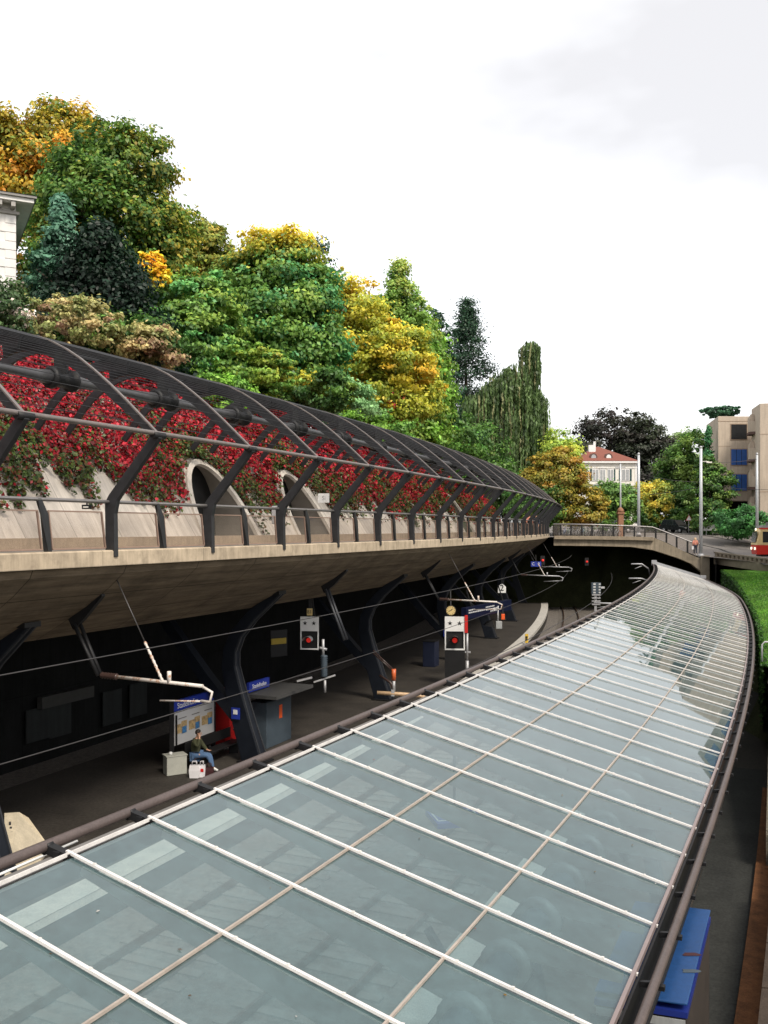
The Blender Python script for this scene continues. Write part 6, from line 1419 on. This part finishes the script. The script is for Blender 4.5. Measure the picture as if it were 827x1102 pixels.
# sign on the wall by the second portal, small floodlight on the handrail, waste bin post on the deck
p = at(348.5, 536, 39.5); o = empty('wall_sign', p, 'white square sign with letter S by the second arched portal', 'sign'); k = p.y/FPX
b = MB(); b.box(p, (12.5*k, .06, 10*k), rz=R(-18)); sp = wpart(b, 'sign_plate', 'white_paint', o); text_part('Si', .26, 'grey_panel', sp, (.01, -.035, -.01), (R(90), 0, R(-18))); b = MB(); b.bar(p+Vector((0, .05, 0)), p+Vector((-.1, .9, 0)), .06, .06); wpart(b, 'bracket', 'galvanised', o)
p = at(93.5, 545.5, 21.3); o = empty('small_floodlight', p, 'small black floodlight clipped under the walkway handrail', 'lamp'); b = MB(); b.box(p, (.19, .12, .10), rz=R(-20)); wpart(b, 'housing', 'black_steel', o, bevel=.01); b = MB(); b.box(p+Vector((0, -.062, -.005)), (.14, .01, .03), rz=R(-20)); wpart(b, 'lens', 'lamp_pale', o); b = MB(); b.bar(p, p+Vector((0, .03, .11)), .03, .03); wpart(b, 'clip', 'black_steel', o)
p = at(299, 570, 31.8); o = empty('bin_post', p, 'grey post mounted bin on the walkway between the portals', 'bin'); b = MB(); b.box(p+Vector((0, 0, .5)), (.34, .28, .62), rz=R(-20)); wpart(b, 'container', 'galvanised', o, bevel=.03); b = MB(); b.bar(Vector((p.x, p.y+.16, 7.62)), p+Vector((0, .16, .9)), .07, .07); wpart(b, 'post', 'black_steel', o)
# blue sign hung under the canopy
p = hit(490, 880, 2.6); o = empty('platform_sign', p, 'blue white framed platform sign seen through the canopy glass', 'sign'); ang = R(12)
M = Matrix.Rotation(ang, 3, 'Z'); b = MB(); b.box(p, (.95, .9, .10), rz=ang); wpart(b, 'sign_panel', 'blue_sign', o)
b = MB()
for s in (-.24, .24):
    for q, dd in (((s, .3, .056), (.36, .03, .01)), ((s, -.3, .056), (.36, .03, .01)), ((s-.18, 0, .056), (.03, .6, .01)), ((s+.18, 0, .056), (.03, .6, .01))): b.box(p+M @ Vector(q), dd, rz=ang)
wpart(b, 'white_outline', 'white_paint', o); b = MB(); b.bar(p+Vector((0, .2, .05)), p+Vector((0, .2, 1.3)), .05, .05); wpart(b, 'hanger', 'black_steel', o)

# ================================================================== PEOPLE
def skin_mesh(name, J, E, m, parent, sub=2, root='pelvis'):
    names = list(J); idx = {k: i for i, k in enumerate(names)}
    me = bpy.data.meshes.new(name); me.from_pydata([J[k][0] for k in names], [(idx[a], idx[b]) for a, b in E], [])
    o = bpy.data.objects.new(name, me); COL.objects.link(o); md = o.modifiers.new('Skin', 'SKIN'); md.use_smooth_shade = True
    for k in names:
        sv = me.skin_vertices[0].data[idx[k]]; r = J[k][1]; sv.radius = (r, r) if not isinstance(r, tuple) else r; sv.use_root = (k == root)
    sd_ = o.modifiers.new('Sub', 'SUBSURF'); sd_.levels = sub; sd_.render_levels = sub
    bpy.context.view_layer.update(); dg = bpy.context.evaluated_depsgraph_get()
    me2 = bpy.data.meshes.new_from_object(o.evaluated_get(dg)); me2.name = name; bpy.data.objects.remove(o)
    me2.materials.clear(); me2.materials.append(MATS[m]); o = bpy.data.objects.new(name, me2); COL.objects.link(o); o.parent = parent
    for p in me2.polygons: p.use_smooth = True
    return o
def fingers(J, E, wrist, hand, dirv, side, s):
    d = Vector(dirv).normalized(); pv = Vector(side); h = Vector(J[hand][0])
    for i, (off, ln) in enumerate(((-.030, .062), (-.011, .075), (.010, .071), (.029, .055))):
        a = h+pv*off+d*.045; k1, k2, k3 = f'{hand}f{i}a', f'{hand}f{i}b', f'{hand}f{i}c'; dn = pv.cross(d)*.35*s
        J[k1] = (tuple(a), .0095); J[k2] = (tuple(a+(d+dn*.6)*ln*.55), .0085); J[k3] = (tuple(a+(d+dn*1.3)*ln), .007); E += [(hand, k1), (k1, k2), (k2, k3)]
    a = h-pv*.04+d*.0; J[hand+'ta'] = (tuple(a), .011); J[hand+'tb'] = (tuple(a-pv*.02+d*.045), .009); E += [(hand, hand+'ta'), (hand+'ta', hand+'tb')]
def face_parts(b, c, r, fw, up=Vector((0, 0, 1))): pass
def person(label, pose, loc, rz, top, legs, shoes, hair, long_hair=False, scale=1.):
    o = empty('person', loc, label, 'person', rz)
    J = dict(pose); E = [('pelvis', 'belly'), ('belly', 'chest'), ('chest', 'neckb'), ('neckb', 'neck'), ('neck', 'head'), ('head', 'crown')]
    for s in 'lr': E += [('chest', 'sh'+s), ('sh'+s, 'el'+s), ('el'+s, 'wr'+s), ('wr'+s, 'ha'+s), ('pelvis', 'hip'+s), ('hip'+s, 'kn'+s), ('kn'+s, 'an'+s), ('an'+s, 'to'+s)]
    base_J = {k: (tuple(Vector(v[0])*scale), v[1]*scale) for k, v in J.items()}
    JB = dict(base_J); EB = list(E)
    for s, sd in (('l', 1), ('r', -1)):
        d = Vector(JB['ha'+s][0])-Vector(JB['wr'+s][0]); side = d.cross(Vector((0, 0, 1))); side = side.normalized()*sd if side.length > .005 else Vector((0, sd, 0)); fingers(JB, EB, 'wr'+s, 'ha'+s, d, side, sd)
    skin_mesh('body', JB, EB, 'skin', o)
    gj = lambda ks, g: {k: (base_J[k][0], base_J[k][1]+g) for k in ks}
    UK = ['pelvis', 'belly', 'chest', 'shl', 'ell', 'wrl', 'shr', 'elr', 'wrr', 'neckb']
    skin_mesh('top', gj(UK, .028*scale), [e for e in E if e[0] in UK and e[1] in UK], top, o)
    LK = ['pelvis', 'hipl', 'knl', 'anl', 'hipr', 'knr', 'anr']
    skin_mesh('trousers', gj(LK, .018*scale), [e for e in E if e[0] in LK and e[1] in LK], legs, o)
    for s in 'lr':
        a, t_ = Vector(base_J['an'+s][0]), Vector(base_J['to'+s][0]); hl = a+(a-t_)*.35; hl.z = t_.z
        skin_mesh('shoe', {'pelvis': (tuple(hl), .042*scale), 'm': (tuple(a.lerp(t_, .5)), .045*scale), 't': (tuple(t_), .036*scale), 'a': (tuple(a), .05*scale)}, [('pelvis', 'm'), ('m', 't'), ('m', 'a')], shoes, o)
    h, cr = Vector(base_J['head'][0]), Vector(base_J['crown'][0]); f = Vector(pose['face'][0]) if 'face' in pose else Vector((1, 0, 0))
    return o, h, cr
def add_head_detail(o, h, cr, fwd, hair, scale=1., long_hair=False):
    up = (cr-h).normalized(); fwd = (fwd-up*fwd.dot(up)).normalized(); sd = up.cross(fwd); M = Matrix((fwd, sd, up)).transposed(); c = h.lerp(cr, .45); r = .098*scale
    b = MB(); vs = []
    for i in range(9):
        for k in range(14):
            th = math.pi*.62*i/8; ph = 2*math.pi*k/14; q = Vector((math.sin(th)*math.cos(ph), math.sin(th)*math.sin(ph), math.cos(th)))
            fr_ = max(0, q.x)*max(0, .75-q.z); rr = r*(1.10-.45*fr_)+(.03 if long_hair and q.z < .1 and q.x < .3 else 0); p = c+M @ (q*rr+Vector((-.012, 0, .012)))
            if long_hair and i == 8 and q.x < .2: p -= up*.12
            vs.append(p)
    b.add(vs, [(i*14+k, i*14+(k+1) % 14, (i+1)*14+(k+1) % 14, (i+1)*14+k) for i in range(8) for k in range(14)], sm=True); b.build('hair', hair, o)
    b = MB()
    for s in (-1, 1): b.lathe(c+M @ Vector((r*.86, s*.034, -.005)), [(.002, -.008), (.013, 0), (.002, .008)], 8)
    b.build('eyes', 'hair_dark', o)
    b = MB(); b.tube([c+M @ Vector((r*.86, 0, .005)), c+M @ Vector((r*1.18, 0, -.035)), c+M @ Vector((r*.9, 0, -.045))], [.008, .015, .008], 6); b.build('nose', 'skin', o)
    b = MB(); b.bar(c+M @ Vector((r*.90, -.024, -.072)), c+M @ Vector((r*.90, .024, -.072)), .012, .012); b.build('mouth', 'dark_red_paint', o)
    b = MB()
    for s in (-1, 1): b.lathe(c+M @ Vector((0, s*r*.95, -.015)), [(.006, -.03), (.02, 0), (.006, .03)], 8)
    b.build('ears', 'skin', o)
SIT = {'pelvis': ((0, 0, .55), .15), 'belly': ((-.02, 0, .72), .135), 'chest': ((.02, 0, .95), .145), 'neckb': ((.05, 0, 1.10), .075), 'neck': ((.075, 0, 1.16), .052), 'head': ((.10, 0, 1.25), .080), 'crown': ((.10, 0, 1.36), .078),
       'shl': ((.02, .19, 1.04), .062), 'ell': ((.16, .25, .80), .046), 'wrl': ((.34, .15, .70), .032), 'hal': ((.42, .12, .69), .028),
       'shr': ((.02, -.19, 1.04), .062), 'elr': ((.20, -.27, .88), .046), 'wrr': ((.20, -.13, 1.12), .032), 'har': ((.18, -.10, 1.20), .028),
       'hipl': ((.02, .09, .53), .10), 'knl': ((.47, .12, .55), .066), 'anl': ((.62, .05, .12), .042), 'tol': ((.80, .04, .05), .036),
       'hipr': ((.02, -.09, .53), .10), 'knr': ((.47, -.06, .57), .066), 'anr': ((.66, -.02, .14), .042), 'tor': ((.84, -.02, .06), .036)}
p = at(214, 829, 31.2); p.z = 0
pos = cB-ax*.0; pos = fd(tpx(211, -11.3), -11.3); pos.z = -.03
yaw = headd(tpx(211, -11.3))+R(8)
o, h, cr = person('seated person in olive jacket and jeans on the platform bench, hand at face', SIT, pos, yaw, 'jacket_olive', 'jeans', 'shoe_white', 'hair_dark')
add_head_detail(o, h, cr, Vector((1, .25, -.12)), 'hair_dark')
def bag(name, label, px, py, Y, w_, hh_, m):
    p = at(px, py, Y); p.z = 0; o = empty(name, p, label, 'bag'); b = MB(); b.add([p+Vector((x*w_*s, y*.15*s, z)) for z, s in ((0, .92), (hh_*.6, 1.05), (hh_, .9)) for x, y in ((-.5, -.5), (.5, -.5), (.5, .5), (-.5, .5))], [(4*i+k, 4*i+(k+1) % 4, 4*i+4+(k+1) % 4, 4*i+4+k) for i in range(2) for k in range(4)]+[(0, 1, 2, 3)]); wpart(b, 'sack', m, o)
    for s in (-.05, .05): b = MB(); b.tube([p+Vector((-w_*.25, s, hh_)), p+Vector((-w_*.2, s, hh_+.12)), p+Vector((w_*.2, s, hh_+.12)), p+Vector((w_*.25, s, hh_))], .01, 5); wpart(b, 'handle', m, o)
    return o
bag('shopping_bag', 'larger white shopping bag at the feet of the seated person', 209.5, 837.5, 30.6, .32, .42, 'bag_white')
o = bag('shopping_bag', 'smaller white shopping bag with a red mark beside the larger one', 217.5, 836.2, 30.7, .22, .40, 'bag_white'); b = MB(); q = o.location; b.box((q.x+.02, q.y-.085, .24), (.10, .01, .10)); wpart(b, 'red_mark', 'red_paint', o)
bag('dark_bag', 'dark maroon bag standing between white bags and shoes', 225.5, 836, 30.8, .28, .30, 'bag_dark')
def stand(ph=0.): 
    return {'pelvis': ((0, 0, .95), .13), 'belly': ((0, 0, 1.10), .12), 'chest': ((0, 0, 1.32), .13), 'neckb': ((0, 0, 1.47), .07), 'neck': ((.01, 0, 1.52), .05), 'head': ((.02, 0, 1.60), .078), 'crown': ((.02, 0, 1.70), .075),
    'shl': ((0, .18, 1.42), .06), 'ell': ((-.06-ph*.5, .24, 1.14), .045), 'wrl': ((.06-ph*.3, .22, .92), .032), 'hal': ((.08-ph*.3, .21, .84), .028),
    'shr': ((0, -.18, 1.42), .06), 'elr': ((-.06+ph*.5, -.24, 1.14), .045), 'wrr': ((.08+ph*.5, -.22, .94), .032), 'har': ((.11+ph*.5, -.21, .86), .028),
    'hipl': ((0, .09, .92), .095), 'knl': ((.05+ph*.6, .10, .50), .06), 'anl': ((0+ph*.9, .10, .10), .042), 'tol': ((.17+ph*.9, .11, .04), .036),
    'hipr': ((0, -.09, .92), .095), 'knr': ((.05-ph*.5, -.10, .50), .06), 'anr': ((0-ph*1.3, -.10, .11), .042), 'tor': ((.16-ph*1.3, -.11, .04), .036)}
p = at(750.6, 597, 94.3); p.z = road_h(p.x, p.y)
p = Vector((p.x, p.y+.6, zpx(597, p.y+.6)))
o, h, cr = person('pedestrian in pale orange top and dark trousers at the foot of the ramp', stand(.12), p, R(75), 'pink_top', 'dark_trouser', 'shoe_white', 'hair_dark'); add_head_detail(o, h, cr, Vector((1, 0, 0)), 'tan_tube', long_hair=True)
pb_ = p; b = MB(); b.prism([p+Vector((-.36, -.06, .55)), p+Vector((-.14, -.06, .55)), p+Vector((-.16, -.06, .88)), p+Vector((-.34, -.06, .88))], (0, 1, 0), .12); tag(b.build('carrier_bag', 'bag_white'), 'white carrier bag held by the pedestrian at the ramp', 'bag')
for px, Y, tp, lab, rz in ((570, 74., 'pink_top', 'walker in pink top far along the walkway under the pergola', 70), (577, 76., 'dark_trouser', 'walker in dark clothes beside the one in pink on the walkway', -110)):
    p = at(px, 570, Y); p.z = 7.62; o, h, cr = person(lab, stand(.14), p, R(rz), tp, 'dark_trouser', 'shoe_white', 'hair_dark'); add_head_detail(o, h, cr, Vector((1, 0, 0)), 'hair_dark')
